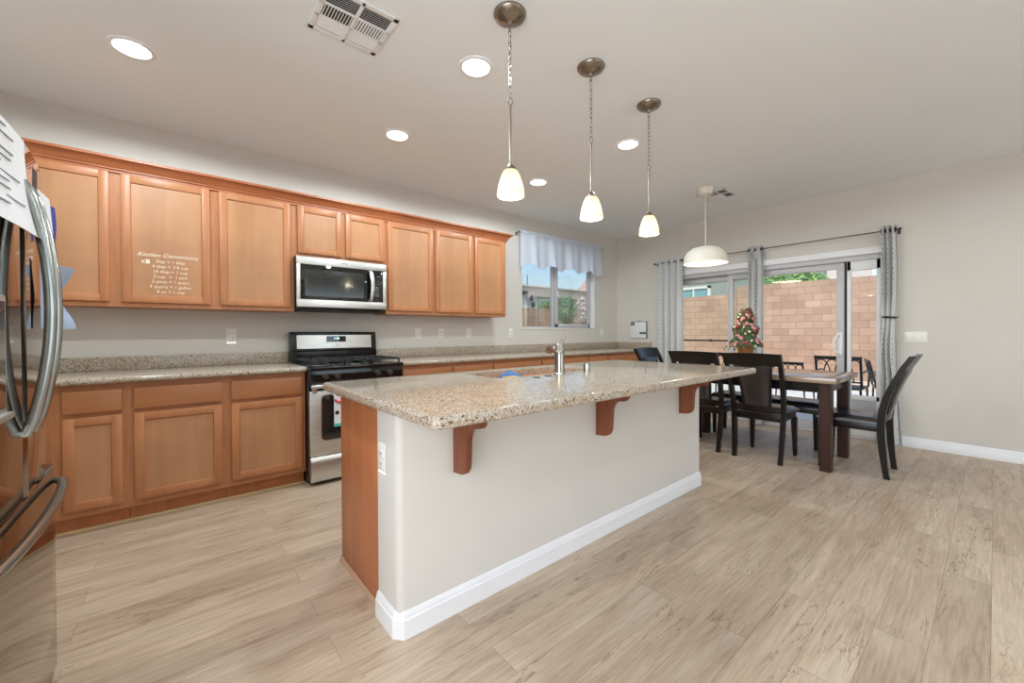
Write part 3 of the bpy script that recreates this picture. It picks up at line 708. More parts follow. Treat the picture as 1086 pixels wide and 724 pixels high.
# baseboard around the half wall (mitred, with a clipped corner)
b = MB(); h = .105
def bbring(px, pz):
    o = px; k = .024
    return [(IX0-o, 1.66, pz), (IX0-o, IY0+k, pz), (IX0+k-o*.4, IY0-o, pz), (IX1-k+o*.4, IY0-o, pz), (IX1+o, IY0+k, pz), (IX1+o, 1.66, pz)]
pf = [(.015, .001), (.015, .074), (.011, .080), (.011, .086), (.007, .097), (.003, h), (-.004, h), (-.004, .001)]
rings = [bbring(o, z) for o, z in pf]
secs = [[rings[j][i] for j in range(len(pf))] for i in range(6)]
b.sweep(secs); b.build('baseboard', 'white', isl, smooth=25)
cor = [(IY0-.001, .8885), (1.262, .8885), (1.255, .880), (1.252, .85), (1.256, .825), (1.268, .812), (1.283, .808), (1.297, .806)]
for i in range(9):
    a = PI/2*i/8; cor.append((1.300+.058*math.sin(a)*1.0, .735+.071*math.cos(a)))
cor += [(1.360, .700), (1.362, .66), (1.366, .632), (1.378, .612), (1.395, .602), (1.415, .598), (IY0-.001, .594)]
for cxx in (.902, 1.852, 2.800):
    b = MB(); b.prism(cor, 'X', cxx, cxx+.026, .003, 2); b.build('corbel', 'corbel', isl, smooth=35)
# island outlet with night light
def outlet(loc, axis, label, kind='outlet', led=False, w=.072, h=.116, group='outlets and switches'):
    t = thing('wall_'+('switch' if kind == 'switch' else 'outlet'), label, kind, loc, group=group)
    x, y, z = loc
    def bx(a0, a1, d0, d1, c0, c1, bev=0):     # a along wall, d outwards
        b = MB()
        if axis == 'Y': b.box(x+a0, x+a1, y-d1, y-d0, z+c0, z+c1, bev)
        else: b.box(x-d1, x-d0, y+a0, y+a1, z+c0, z+c1, bev)
        return b
    bx(-w/2, w/2, .0005, .007, 0, h, .003).build('plate', 'plate', t)
    if kind == 'outlet':
        for c in (.030, .072):
            s_ = bx(-.017, .017, .006, .0095, c-.013, c+.017, .002).build('socket', 'plate', t)
            b = MB()
            for a in (-.007, .007):
                if axis == 'Y': b.box(x+a-.0015, x+a+.0015, y-.0101, y-.009, z+c-.002, z+c+.008)
                else: b.box(x-.0101, x-.009, y+a-.0015, y+a+.0015, z+c-.002, z+c+.008)
            b.build('slots', 'slot', s_)
    else:
        n = max(1, round(w/.055)) if w > .1 else 1
        for i in range(n):
            c = -w/2+w*(i+.5)/n
            bx(c-.017, c+.017, .006, .010, .025, h-.025, .002).build('rocker', 'plate', t)
    if led:
        b = MB()
        for a in (-.022, 0, .022):
            if axis == 'Y': b.box(x+a-.005, x+a+.005, y-.006, y-.001, z-.004, z-.0005)
            else: b.box(x-.006, x-.001, y+a-.005, y+a+.005, z-.004, z-.0005)
        b.build('night_light', 'led', t)
    return t
outlet((IX0, 1.605, .618), 'X', 'white outlet with glowing night light on the island end wall', led=True)
outlet((.378, YB, 1.112), 'Y', 'white outlet with night light above the left counter', led=True)
outlet((2.075, YB, 1.118), 'Y', 'white rocker switch right of the range, first of the row', 'switch')
outlet((2.366, YB, 1.118), 'Y', 'white outlet right of the range, second of the row')
outlet((2.742, YB, 1.118), 'Y', 'white outlet, third of the row, below the last wall cabinets')
outlet((3.405, YB, 1.118), 'Y', 'white outlet just left of the kitchen window')
outlet((5.317, YB, 1.118), 'Y', 'white outlet between the window and the room corner')
outlet((XR, .513, 1.062), 'X', 'white triple rocker switch plate on the right wall beside the curtain', 'switch', w=.165, h=.108)

# island countertop with a sink cut-out
SX0, SX1, SY0, SY1 = 1.37, 2.14, 1.735, 2.095
def rr2(x0, x1, y0, y1, rad, n=6): return rrect(x0, x1, y0, y1, rad, n)
b = MB(); b.prism(rr2(.590, 3.105, 1.058, 2.235, .03, 5), 'Z', .8895, .930, .012, 4)
ict = b.build('countertop', 'granite', loc=(1.85, 1.65, .8895))
cut = MB().prism(rr2(SX0, SX1, SY0, SY1, .05), 'Z', .85, 1.0).build('cutter', 'granite')
md = ict.modifiers.new('hole', 'BOOLEAN'); md.operation = 'DIFFERENCE'; md.object = cut; md.solver = 'EXACT'
bpy.context.view_layer.update()
me = bpy.data.meshes.new_from_object(ict.evaluated_get(bpy.context.evaluated_depsgraph_get()))
ict.modifiers.clear(); ict.data = me; me.name = 'countertop'
bpy.data.objects.remove(cut)
for p in me.polygons: p.use_smooth = True
me.set_sharp_from_angle(angle=math.radians(35))
tag(ict, 'large speckled granite island countertop with overhang and sink cut-out', 'countertop')
snk = thing('kitchen_sink', 'stainless undermount sink set into the island countertop', 'sink', (1.755, 1.915, .70))
b = MB(); e = .012
A = [(SX0-e, SY0-e), (SX1+e, SY1+e)]
b.box(SX0-e, SX1+e, SY0-e, SY0, .70, .889); b.box(SX0-e, SX1+e, SY1, SY1+e, .70, .889); b.box(SX0-e, SX0, SY0, SY1, .70, .889); b.box(SX1, SX1+e, SY0, SY1, .70, .889); b.box(SX0-e, SX1+e, SY0-e, SY1+e, .695, .705)
b.build('basin', 'steel', snk)
b = MB(); b.lathe([(0, .707), (.038, .707), (.042, .7055)], (1.755, 1.92, 0), 24); b.build('drain', 'chrome', snk)
# faucet
fa = thing('kitchen_faucet', 'satin nickel pull-out faucet standing behind the island sink', 'faucet', (1.785, 1.683, .930))
b = MB(); b.lathe([(0, .9305), (.034, .9305), (.034, .936), (.030, .940), (.0285, 1.055), (.031, 1.058), (.031, 1.066), (.028, 1.070), (.027, 1.088), (.020, 1.104), (.0, 1.108)], (1.785, 1.683, 0), 28); b.build('body', 'chrome', fa)
fd_ = Vector((.42, .907, 0)); f0 = Vector((1.785, 1.683, 0))
fp = lambda a, z: tuple(f0+fd_*a+Vector((0, 0, z)))
b = MB(); b.tube([fp(.01, 1.045), fp(.06, 1.066), fp(.12, 1.080), fp(.165, 1.082)], [.017, .018, .020, .022], 16); b.tube([fp(.160, 1.084), fp(.178, 1.074), fp(.186, 1.052)], [.022, .024, .021], 16); b.build('spout', 'chrome', fa)
b = MB(); b.tube([(1.785, 1.683, 1.10), (1.796, 1.675, 1.122), (1.806, 1.668, 1.152)], [.018, .012, .007], 12); b.sphere((1.807, 1.667, 1.154), .009, 2); b.build('lever', 'chrome', fa)
ag = MB(); ag.lathe([(0, .9305), (.024, .9305), (.024, .936), (.0215, .938), (.0215, .978), (.020, .982), (0, .983)], (2.045, 1.690, 0), 24)
tag(ag.build('air_gap', 'chrome', loc=(2.045, 1.690, .930)), 'short satin nickel cylinder cap on the island right of the faucet', 'air gap')
for i, (x_, y_, l) in enumerate(((1.555, 1.640, 'small dark stopper disc on the island, left one'), (1.660, 1.655, 'small dark stopper disc on the island, beside the faucet base'))):
    b = MB(); b.lathe([(0, .9345), (.019, .9345), (.021, .9305)], (x_, y_, 0), 20); tag(b.build('sink_stopper', 'knob', loc=(x_, y_, .930)), l, 'stopper', 'sink stoppers')
bl = MB(); random.seed(3)
bl.grid(lambda s_, t_: (1.50+.17*s_+.01*math.sin(t_*7), 1.82+.13*t_+.01*math.sin(s_*6), .902+.040*math.sin(PI*min(1, s_*1.2))*math.sin(PI*t_)**.7*(1-.25*math.sin(s_*9+t_*4))-.03*(abs(s_-.5)*2)**3), 16, 16, .004)
tag(bl.build('dish_cloth', 'blue', loc=(1.58, 1.87, .90)), 'crumpled blue dish cloth poking out of the island sink', 'cloth')
b = MB(); b.lathe([(0, .726), (.05, .726), (.095, .80), (.115, .905), (.112, .905), (.092, .80), (.045, .732), (0, .732)], (1.585, 1.87, 0), 28); tag(b.build('dish_bowl', 'paper_blue', loc=(1.585, 1.87, .706)), 'pale blue bowl in the island sink under the blue cloth', 'bowl')
b = MB(); b.box(1.43, 1.52, 1.742, 1.80, .900, .932, .008, 3); tag(b.build('sponge', 'sponge', loc=(1.475, 1.77, .90)), 'tan sponge tucked at the near left rim of the sink', 'sponge')
b = MB(); b.box(1.415, 1.60, 1.737, 1.81, .888, .899, .003); tag(b.build('sink_caddy', 'chrome', loc=(1.5, 1.77, .888)), 'metal ledge caddy under the sponge in the sink', 'caddy')

# ================================================================ LIGHT FITTINGS
def downlight(x, y, label, k):
    t = thing('downlight', label, 'ceiling light', (x, y, CH), group='recessed downlights')
    MB().lathe([(.100, CH-.0005), (.100, CH-.004), (.094, CH-.008), (.080, CH-.007), (.078, CH-.003)], (x, y, 0), 40).build('trim_ring', 'white', t)
    MB().lathe([(.079, CH-.003), (.065, CH-.012), (.05, CH-.0045)], (x, y, 0), 40).build('baffle', 'lens', t)
    MB().lathe([(0, CH-.004), (.051, CH-.004)], (x, y, 0), 40).build('lens', 'lens', t)
    l = lamp('downlight_lamp', 'SPOT', (x, y, CH-.03), DOWNLIGHT*k, (.83, .945, .985), .06); l.parent = t; l.location = (0, 0, -.03)
    return t
downlight(-.152, 3.026, 'recessed downlight over the left counter, nearest the refrigerator', 1.5)
downlight(1.372, 3.026, 'recessed downlight in front of the microwave cabinets', 1.5)
downlight(2.920, 3.045, 'recessed downlight near the kitchen window', 1.5)
downlight(1.381, 1.962, 'recessed downlight beside the first island pendant', 1)
downlight(2.915, 1.964, 'recessed downlight near the third island pendant', 1)
downlight(-.15, 1.96, 'added recessed downlight, out of view above the refrigerator front', 1.5)  # out-of-view downlight added for more light in the aisle
for (x_, y_) in ((1.38, -.4), (2.92, -.4), (4.4, -.4), (1.38, -2.2), (2.92, -2.2), (4.4, -2.2)):  # unseen downlights added behind the viewer for extra room light
    downlight(x_, y_, 'added fill downlight in the unseen ceiling behind the viewer', .3)
def pendant(x, y, label):
    t = thing('pendant_light', label, 'pendant lamp', (x, y, CH), group='island pendants')
    MB().lathe([(.080, CH-.0005), (.080, CH-.006), (.074, CH-.016), (.055, CH-.028), (.028, CH-.036), (.012, CH-.042), (.008, CH-.055), (0, CH-.056)], (x, y, 0), 40).build('canopy', 'nickel', t)
    b = MB(); z = CH-.055; n = 13; L = (z-2.333)/n
    for i in range(n):
        zc = z-L*(i+.5); pts = []
        for k in range(14):
            a = 2*PI*k/14; h_ = L*.66*math.sin(a); w_ = .0075*math.cos(a)
            pts.append((x+(w_ if i % 2 else 0), y+(0 if i % 2 else w_), zc+h_))
        b.tube(pts, .0018, 6, closed=True)
    b.tube([(x+.010*math.cos(a)*(.7), y+.010*math.cos(a)*(-.7), 2.312+.018*math.sin(a)) for a in [2*PI*k/16 for k in range(16)]], .0028, 6, closed=True)
    b.build('chain', 'nickel', t)
    b = MB(); b.cyl((x, y, 2.294), (x, y, 2.0), .0055, seg=12); b.sphere((x, y, 2.29), .008, 2); b.build('rod', 'nickel', t)
    MB().lathe([(0, 2.006), (.010, 2.006), (.016, 2.0), (.026, 1.988), (.031, 1.978), (.031, 1.970), (0, 1.970)], (x, y, 0), 28).build('cap', 'nickel', t)
    out = [(.028, 1.980), (.038, 1.968), (.048, 1.945), (.058, 1.910), (.065, 1.875), (.068, 1.850)]
    MB().lathe(out+[(.064, 1.850)]+[(a-.0035, z_-.002) for a, z_ in reversed(out[:-1])], (x, y, 0), 40).build('shade', 'shade', t)
    b = MB(); b.sphere((x, y, 1.895), .022, 3, (1, 1, 1.25)); b.build('bulb', 'bulb', t)
    l = lamp('pendant_lamp', 'POINT', (0, 0, 1.872-CH), PENDANT, (1, .92, .78), .025); l.parent = t
pendant(1.281, 1.531, 'nickel chain pendant with glowing bell shade, nearest of three over the island')
pendant(1.900, 1.531, 'nickel chain pendant with glowing bell shade, middle of three over the island')
pendant(2.519, 1.531, 'nickel chain pendant with glowing bell shade, farthest of three over the island')
dn = thing('dining_pendant', 'white dome pendant lamp on a thin cord over the dining table', 'pendant lamp', (4.467, 2.034, CH))
cx, cy = 4.467, 2.034
MB().lathe([(.078, CH-.0005), (.074, CH-.065), (.070, CH-.070), (0, CH-.070)], (cx, cy, 0), 36).build('canopy', 'shade_white', dn)
MB().cyl((cx, cy, CH-.068), (cx, cy, 2.10), .004, seg=8).build('cord', 'shade_white', dn)
dome = [(.006, 2.115), (.02, 2.112), (.08, 2.106), (.135, 2.090), (.180, 2.058), (.208, 2.015), (.220, 1.97), (.224, 1.925)]
MB().lathe(dome+[(.219, 1.925)]+[(max(0, a-.006), z_-.005) for a, z_ in reversed(dome[:-1])], (cx, cy, 0), 48).build('shade', 'shade_white', dn)
MB().lathe([(0, 1.938), (.214, 1.936)], (cx, cy, 0), 48).build('diffuser', 'diffuser', dn)
l = lamp('dining_lamp', 'AREA', (0, 0, 1.932-CH), DINING, (1, .9, .74), .40); l.parent = dn
# vents
def vent(x0, x1, y0, y1, label):
    t = thing('ceiling_vent', label, 'vent', ((x0+x1)/2, (y0+y1)/2, CH), group='ceiling vents')
    b = MB(); f = .028; z0, z1 = CH-.009, CH-.0005
    b.box(x0, x1, y0, y0+f, z0, z1, .003); b.box(x0, x1, y1-f, y1, z0, z1, .003); b.box(x0, x0+f, y0, y1, z0, z1, .003); b.box(x1-f, x1, y0, y1, z0, z1, .003)
    xm = (x0+x1)/2; b.box(xm-.008, xm+.008, y0, y1, z0, z1, .002)
    ys = [y0+f+(y1-y0-2*f)*k/3 for k in range(4)]
    for yy in ys[1:3]: b.box(x0, x1, yy-.005, yy+.005, z0, z1, .002)
    b.build('frame', 'white', t)
    MB().box(x0+.024, x1-.024, y0+.024, y1-.024, CH-.0015, CH-.0005).build('duct_opening', 'slot', t)
    b = MB()
    for c, (xa, xb) in enumerate(((x0+f, xm-.008), (xm+.008, x1-f))):
        for rrow in range(3):
            ya, yb = ys[rrow]+.005, ys[rrow+1]-.005
            if rrow == 1:
                n = 10
                for k in range(n):
                    xx = xa+(xb-xa)*(k+.5)/n; b.box(xx-.0040, xx+.0040, ya, yb, CH-.0058, CH-.0045, rot=Matrix.Rotation(math.radians(35 if c else -35), 3, 'Y'))
            else:
                n = 6
                for k in range(n):
                    yy = ya+(yb-ya)*(k+.5)/n; b.box(xa, xb, yy-.0050, yy+.0050, CH-.0058, CH-.0045, rot=Matrix.Rotation(math.radians(38 if rrow == 0 else 30), 3, 'X' ) if rrow == 0 else Matrix.Rotation(math.radians(-22), 3, 'X'))
    b.build('louvres', 'white', t)
vent(.537, .882, 1.905, 2.238, 'white square ceiling vent with black louvre gaps above the kitchen')
vent(4.60, 4.94, 1.88, 2.20, 'white square ceiling vent beside the dining pendant canopy')

# ================================================================ CURTAINS
def pleat(y0, y1, x, zt, zb, n, amp, label, shape=None, tie=None):
    t = thing('window_curtain', label, 'curtain', (x, (y0+y1)/2, zb))
    def fn(s_, t_):
        z = zt+(zb-zt)*t_
        a, c = (y0, y1) if shape is None else shape(t_)
        am = amp*(.8+.35*t_) if tie is None else amp*(1 if abs(t_-tie) > .12 else .35+.65*abs(t_-tie)/.12)
        return (x+am*math.sin(2*PI*n*s_+.5*math.sin(3*t_))-.0, a+(c-a)*s_+.006*math.sin(4*PI*n*s_), z)
    b = MB(); b.grid(fn, int(n*14), 40, .0018); b.build('cloth', 'curtain', t, smooth=60)
    return t, fn
RZ = 2.212; RX = 5.648
c1, f1 = pleat(2.895, 3.275, RX, 2.255, .015, 4, .042, 'grey patterned curtain at the corner end of the patio door')
c2, f2 = pleat(1.862, 2.028, RX, 2.255, .015, 2.5, .042, 'grey patterned curtain gathered in the middle of the patio door')
def sh3(t_):
    # top .650-.757, waist .655-.738, flared bottom
    k = t_*2.24
    if t_ < .42: return (.648-.012*math.sin(PI*t_/.42), .760)
    q = (t_-.42)/.58
    return (.650-.05*q*q, .745+.045*q)
c3, f3 = pleat(.648, .760, RX, 2.265, .015, 3, .036, 'grey patterned curtain tied back beside the light switch', sh3, .42)
b = MB(); zz = 2.265-2.25*.42
b.tube([(RX+.045*math.cos(a), .698+.050*math.sin(a), zz+.004*math.sin(a)) for a in [2*PI*k/24 for k in range(24)]], .010, 8, closed=True); b.tube([(RX, .652, zz), (RX+.05, .642, zz+.002), (XR-.002, .640, zz+.004)], .004, 8)
b.build('tieback', 'black_metal', c3)
for ct, ff, n in ((c1, f1, 4), (c2, f2, 2.5), (c3, f3, 3)):
    k = 0
    while (k+.0)/(2*n) <= 1.0:
        s_ = k/(2*n); p = ff(min(1, max(.02, s_)), .02)
        g = MB(); g.tube([(RX+.0+.003*0, p[1]+.021*math.cos(a)*.25, RZ+.021*math.sin(a)) for a in [2*PI*j/14 for j in range(14)]], .004, 6, closed=True)
        g.build('grommet', 'black_metal', ct); k += 1
rod = thing('curtain_rod', 'thin dark curtain rod spanning above the patio door', 'curtain rod', (RX, 2.0, RZ))
MB().cyl((RX, .625, RZ), (RX, 3.335, RZ), .0055, seg=10).build('rod', 'rod_metal', rod)
for yy in (.622, 3.338): MB().sphere((RX, yy, RZ), .016, 2).build('finial', 'rod_metal', rod)
for yy in (.636, 1.95, 3.32):
    b = MB(); b.tube([(RX, yy, RZ), (RX+.03, yy, RZ-.012), (XR-.002, yy, RZ-.012)], .004, 6); b.box(XR-.006, XR-.001, yy-.012, yy+.012, RZ-.04, RZ+.016, .002); b.build('bracket', 'rod_metal', rod)
# valance
va = thing('window_valance', 'pale blue gathered valance across the top of the kitchen window', 'valance', (4.35, YB-.075, 2.05))
VY = YB-.078
def vfn(s_, t_):
    x = 3.515+s_*1.685; wv = math.sin(2*PI*4.3*s_+.9)+.5*math.sin(2*PI*9.7*s_+2); fold = .028*wv*(.15+.85*t_)
    hem = .455+.028*math.sin(2*PI*4.3*s_+2.1)+.012*math.sin(2*PI*9.5*s_)
    return (x+.02*math.sin(2*PI*4.3*s_)*t_, VY+fold-.008-.02*t_, 2.535-hem*t_)
b = MB(); b.grid(vfn, 160, 24, .0012); b.build('cloth', 'valance', va, smooth=70)
b = MB(); b.grid(lambda s_, t_: (3.517+s_*1.681, VY-.012+.006*math.sin(s_*170)-.010*math.sin(PI*t_), 2.480+.030*t_), 200, 5, .001); b.build('rod_pocket', 'valance', va, smooth=70)
vr = thing('valance_rod', 'thin dark rod carrying the valance above the kitchen window', 'curtain rod', (4.35, VY, 2.50))
MB().cyl((3.485, VY+.001, 2.502), (5.232, VY+.001, 2.502), .006, seg=10).build('rod', 'rod_metal', vr)
for xx in (3.482, 5.236): MB().sphere((xx, VY+.001, 2.502), .012, 2).build('finial', 'rod_metal', vr)
for xx in (3.505, 5.215):
    b = MB(); b.tube([(xx, VY, 2.502), (xx, YB-.002, 2.498)], .004, 6); b.box(xx-.01, xx+.01, YB-.006, YB-.001, 2.47, 2.52, .002); b.build('bracket', 'rod_metal', vr)

# ================================================================ CALENDAR
ca = thing('wall_calendar', 'white memo board calendar hanging on the right wall above the counter corner', 'calendar', (XR, 3.665, 1.082))
MB().box(XR-.018, XR-.002, 3.520, 3.812, 1.082, 1.350, .003).build('backing', 'knob', ca)
MB().box(XR-.021, XR-.017, 3.530, 3.810, 1.086, 1.342, .001).build('page', 'paper', ca)
MB().box(XR-.0225, XR-.0205, 3.735, 3.808, 1.288, 1.340).build('header_block', 'ink', ca)
MB().box(XR-.0225, XR-.0205, 3.532, 3.645, 1.150, 1.182).build('green_strip', 'green_strip', ca)
b = MB(); b.tube([(XR-.012, 3.635+.03*i/4, 1.350+.022*math.sin(PI*i/4)) for i in range(5)], .003, 6); b.build('hook', 'black_metal', ca)

# ================================================================ DINING SET
TX0, TX1, TY0, TY1, TZ = 4.115, 4.925, .825, 2.28, .795
tb = thing('dining_table', 'dining table with grey brown top and thick dark square legs', 'table', ((TX0+TX1)/2, (TY0+TY1)/2, 0))
MB().box(TX0, TX1, TY0, TY1, TZ-.048, TZ, .004).build('table_top', 'table_top', tb)
b = MB(); za, zb = TZ-.135, TZ-.0485
b.box(TX0+.075, TX0+.097, TY0+.11, TY1-.11, za, zb); b.box(TX1-.097, TX1-.075, TY0+.11, TY1-.11, za, zb); b.box(TX0+.11, TX1-.11, TY0+.075, TY0+.097, za, zb); b.box(TX0+.11, TX1-.11, TY1-.097, TY1-.075, za, zb)
b.build('apron', 'espresso', tb)
for lx in (TX0+.062, TX1-.062-.085):
    for ly in (TY0+.045, TY1-.045-.085):
        b = MB(); k = .085; q = .004
        b.sweep([[(lx+q, ly+q, .001), (lx+k-q, ly+q, .001), (lx+k-q, ly+k-q, .001), (lx+q, ly+k-q, .001)], [(lx, ly, zb), (lx+k, ly, zb), (lx+k, ly+k, zb), (lx, ly+k, zb)]])
        b.build('leg', 'leg_wood', tb)

def make_chair(label):
    t = thing('dining_chair', label, 'chair', (0, 0, 0), group='dining chairs', local=True)
    prof = [(-.235, 0), (-.222, .10), (-.211, .22), (-.204, .34), (-.202, .43), (-.212, .55), (-.238, .66), (-.280, .78), (-.335, .90), (-.385, .985)]
    hw = lambda z: .190+.035*z
    def yb(z):
        for (a, za), (c, zc) in zip(prof, prof[1:]):
            if z <= zc: return a+(c-a)*(z-za)/(zc-za)
        return prof[-1][0]
    for s_ in (-1, 1):
        secs = []
        for y, z in prof:
            x = s_*hw(z); w_ = .017; dp = .024 if .2 < z < .7 else .019
            secs.append([(x-w_, y-dp, z), (x+w_, y-dp, z), (x+w_, y+dp, z), (x-w_, y+dp, z)])
        b = MB(); b.sweep(secs); b.build('back_post', 'espresso', t, smooth=50)
    def rail(z0, z1, name, th=.013, arch=0, x0=None):
        b = MB(); n = 10
        def sec(i):
            q = -1+2*i/n; out = []
            for z in (z0, z1+arch*(1-q*q)):
                x = q*(hw((z0+z1)/2)-.015); cv = -.022*(1-q*q)
                out.append((x, yb(z)+cv, z))
            (xa, ya, za), (xb, yb_, zb_) = out
            return [(xa, ya-th, za), (xa, ya+th, za), (xb, yb_+th, zb_), (xb, yb_-th, zb_)]
        b.sweep([sec(i) for i in range(n+1)]); return b.build(name, 'espresso', t, smooth=50)
    rail(.875, .985, 'top_rail', .014, .006)
    rail(.455, .505, 'lower_rail', .011)
    # padded splat, wider at the top
    b = MB(); n = 12; nz = 12; grid_f = []; 
    def spl(s_, t_, side):
        z = .490+t_*.405; w_ = .098+.030*t_+.018*(t_**3); q = -1+2*s_; x = q*w_
        pad = .017*(1-q**6)*(1-(2*t_-1)**8)
        return (x, yb(z)-.022*(1-(x/hw(z))**2)+side*(.006+pad), z)
    for side in (-1, 1): b.grid(lambda s_, t_: spl(s_, t_, side), n, nz)
    b.build('splat_pad', 'leather', t, smooth=60)
    for s_ in (-1, 1):
        secs = []
        for k in range(9):
            t_ = k/8; z = .480+t_*.41; w_ = .098+.030*t_+.018*(t_**3)+.008; x = s_*w_; yy = yb(z)-.022*(1-(x/hw(z))**2)
            secs.append([(x-.009, yy-.010, z), (x+.009, yy-.010, z), (x+.009, yy+.010, z), (x-.009, yy+.010, z)])
        b = MB(); b.sweep(secs); b.build('splat_edge', 'espresso', t, smooth=50)
    b = MB(); b.box(-.192, .192, -.19, .205, .365, .425, .004); b.build('seat_frame', 'espresso', t)
    b = MB(); nx, ny = 12, 12
    def seat(s_, t_, top):
        qx, qy = -1+2*s_, -1+2*t_; w_ = .196+.020*t_; x = qx*w_; y = .012+qy*.212
        e_ = (1-abs(qx)**7)*(1-abs(qy)**7); return (x, y, .446+(.032*e_**.6 if top else -.021))
    b.grid(lambda s_, t_: seat(s_, t_, 1), 24, 24); b.grid(lambda s_, t_: seat(s_, t_, 0), 24, 24)
    bmesh.ops.remove_doubles(b.bm, verts=b.bm.verts, dist=.0004)
    bm_ = b.bm; be = [e_ for e_ in bm_.edges if len(e_.link_faces) == 1]
    try: bmesh.ops.bridge_loops(bm_, edges=be)
    except Exception: pass
    bmesh.ops.recalc_face_normals(bm_, faces=bm_.faces)
    b.build('seat', 'leather', t, smooth=60)
    for s_ in (-1, 1):
        b = MB(); x = s_*.180; y = .190
        b.sweep([[(x+s_*.006-.014, y+.006-.014, .0), (x+s_*.006+.014, y+.006-.014, .0), (x+s_*.006+.014, y+.006+.014, .0), (x+s_*.006-.014, y+.006+.014, .0)],
                 [(x-.021, y-.021, .30), (x+.021, y-.021, .30), (x+.021, y+.021, .30), (x-.021, y+.021, .30)], [(x-.021, y-.021, .37), (x+.021, y-.021, .37), (x+.021, y+.021, .37), (x-.021, y+.021, .37)]])
        b.build('leg', 'espresso', t, smooth=30)
    return t
ch = make_chair('black padded-back dining chair on the near side, closest to the viewer')
ch.location = (4.335, 1.405, 0); ch.rotation_euler = (0, 0, -PI/2)
copy_tree(ch, (4.335, 1.935, 0), -PI/2, 'black padded-back dining chair on the near side, partly behind the island counter')
copy_tree(ch, (4.535, .785, 0), 0, 'black padded-back dining chair at the table end beside the right wall')
copy_tree(ch, (4.485, 2.395, 0), PI, 'black padded-back dining chair at the far table end, near the calendar')
bn = thing('dining_bench', 'long dark padded bench along the window side of the table', 'bench', (5.0, 1.63, 0))
b = MB()
def bseat(s_, t_, top):
    qx, qy = -1+2*s_, -1+2*t_; e_ = (1-abs(qx)**7)*(1-abs(qy)**21); return (5.03+qx*.18, 1.63+qy*.54, .436+(.038*e_**.6 if top else -.018))
b.grid(lambda s_, t_: bseat(s_, t_, 1), 20, 40); b.grid(lambda s_, t_: bseat(s_, t_, 0), 20, 40)
bmesh.ops.remove_doubles(b.bm, verts=b.bm.verts, dist=.0004); be = [e_ for e_ in b.bm.edges if len(e_.link_faces) == 1]
try: bmesh.ops.bridge_loops(b.bm, edges=be)
except Exception: pass
bmesh.ops.recalc_face_normals(b.bm, faces=b.bm.faces)
b.build('seat', 'leather', bn, smooth=60)
MB().box(4.875, 5.185, 1.12, 2.14, .355, .419, .004).build('seat_frame', 'espresso', bn)
for lx in (4.89, 5.17):
    for ly in (1.14, 2.12):
        b = MB(); b.sweep([[(lx-.014, ly-.014, .001), (lx+.014, ly-.014, .001), (lx+.014, ly+.014, .001), (lx-.014, ly+.014, .001)], [(lx-.022, ly-.022, .356), (lx+.022, ly-.022, .356), (lx+.022, ly+.022, .356), (lx-.022, ly+.022, .356)]]); b.build('leg', 'espresso', bn)

# flower topiary on the table
fl = thing('flower_topiary', 'cone of dusty red and pink flowers in a wicker basket on the table', 'plant', (4.70, 1.715, TZ))
PX, PY = 4.70, 1.715
MB().lathe([(0, TZ+.001), (.058, TZ+.001), (.075, TZ+.225), (.080, TZ+.235), (.075, TZ+.242), (.068, TZ+.236), (.066, TZ+.22), (0, TZ+.215)], (PX, PY, 0), 28).build('basket', 'wicker', fl)
random.seed(11)
def leafquad(b, p, n, size, ar=.5):
    n = n.normalized(); a = Vector((random.uniform(-1, 1), random.uniform(-1, 1), random.uniform(-1, 1))); t1 = (a-n*a.dot(n)).normalized(); t2 = n.cross(t1)
    v = [p-t1*size, p+t2*size*ar+n*size*.15, p+t1*size, p-t2*size*ar+n*size*.15]
    vs = [b.bm.verts.new(x) for x in v]; b.bm.faces.new(vs)
def cone_point(t_): # t 0 bottom..1 top
    rr = (.135*(1-t_)+.045*t_)*(1+.18*math.sin(t_*17)); a = random.uniform(0, 2*PI); return Vector((PX+rr*math.cos(a), PY+rr*math.sin(a), TZ+.225+t_*.40)), Vector((math.cos(a), math.sin(a), .35))
b = MB(); b.lathe([(0, TZ+.22), (.10, TZ+.24), (.09, TZ+.36), (.055, TZ+.52), (.02, TZ+.62), (0, TZ+.63)], (PX, PY, 0), 16)
for i in range(420):
    p, n = cone_point(random.random()**1.2); leafquad(b, p*1.0, n+Vector((random.uniform(-.7, .7), random.uniform(-.7, .7), random.uniform(-.5, .7))), random.uniform(.018, .032), .45)
for k in range(5):
    a = random.uniform(0, 2*PI)
    for j in range(5): leafquad(b, Vector((PX+(.13+.02*j)*math.cos(a), PY+(.13+.02*j)*math.sin(a), TZ+.25-.004*j*j+.03*k/5)), Vector((random.uniform(-1, 1), random.uniform(-1, 1), .5)), .022, .5)
b.build('leaves', 'leaf_dark', fl, smooth=0)
def blooms(n, mat, size, tmin, tmax):
    b = MB()
    for i in range(n):
        p, nn = cone_point(random.uniform(tmin, tmax)); nn.normalize(); p = p+nn*.012
        for k in range(6): leafquad(b, p+Vector((random.uniform(-1, 1), random.uniform(-1, 1), random.uniform(-1, 1)))*size*.35, nn+Vector((random.uniform(-.8, .8), random.uniform(-.8, .8), random.uniform(-.8, .8))), size*.8, .8)
    o = b.build('blooms', mat, fl, smooth=0); o['kind'] = 'stuff'
blooms(70, 'flower', .020, .05, 1.0); blooms(62, 'flower_pink', .021, 0, .85); blooms(46, 'flower_cream', .015, 0, .95)

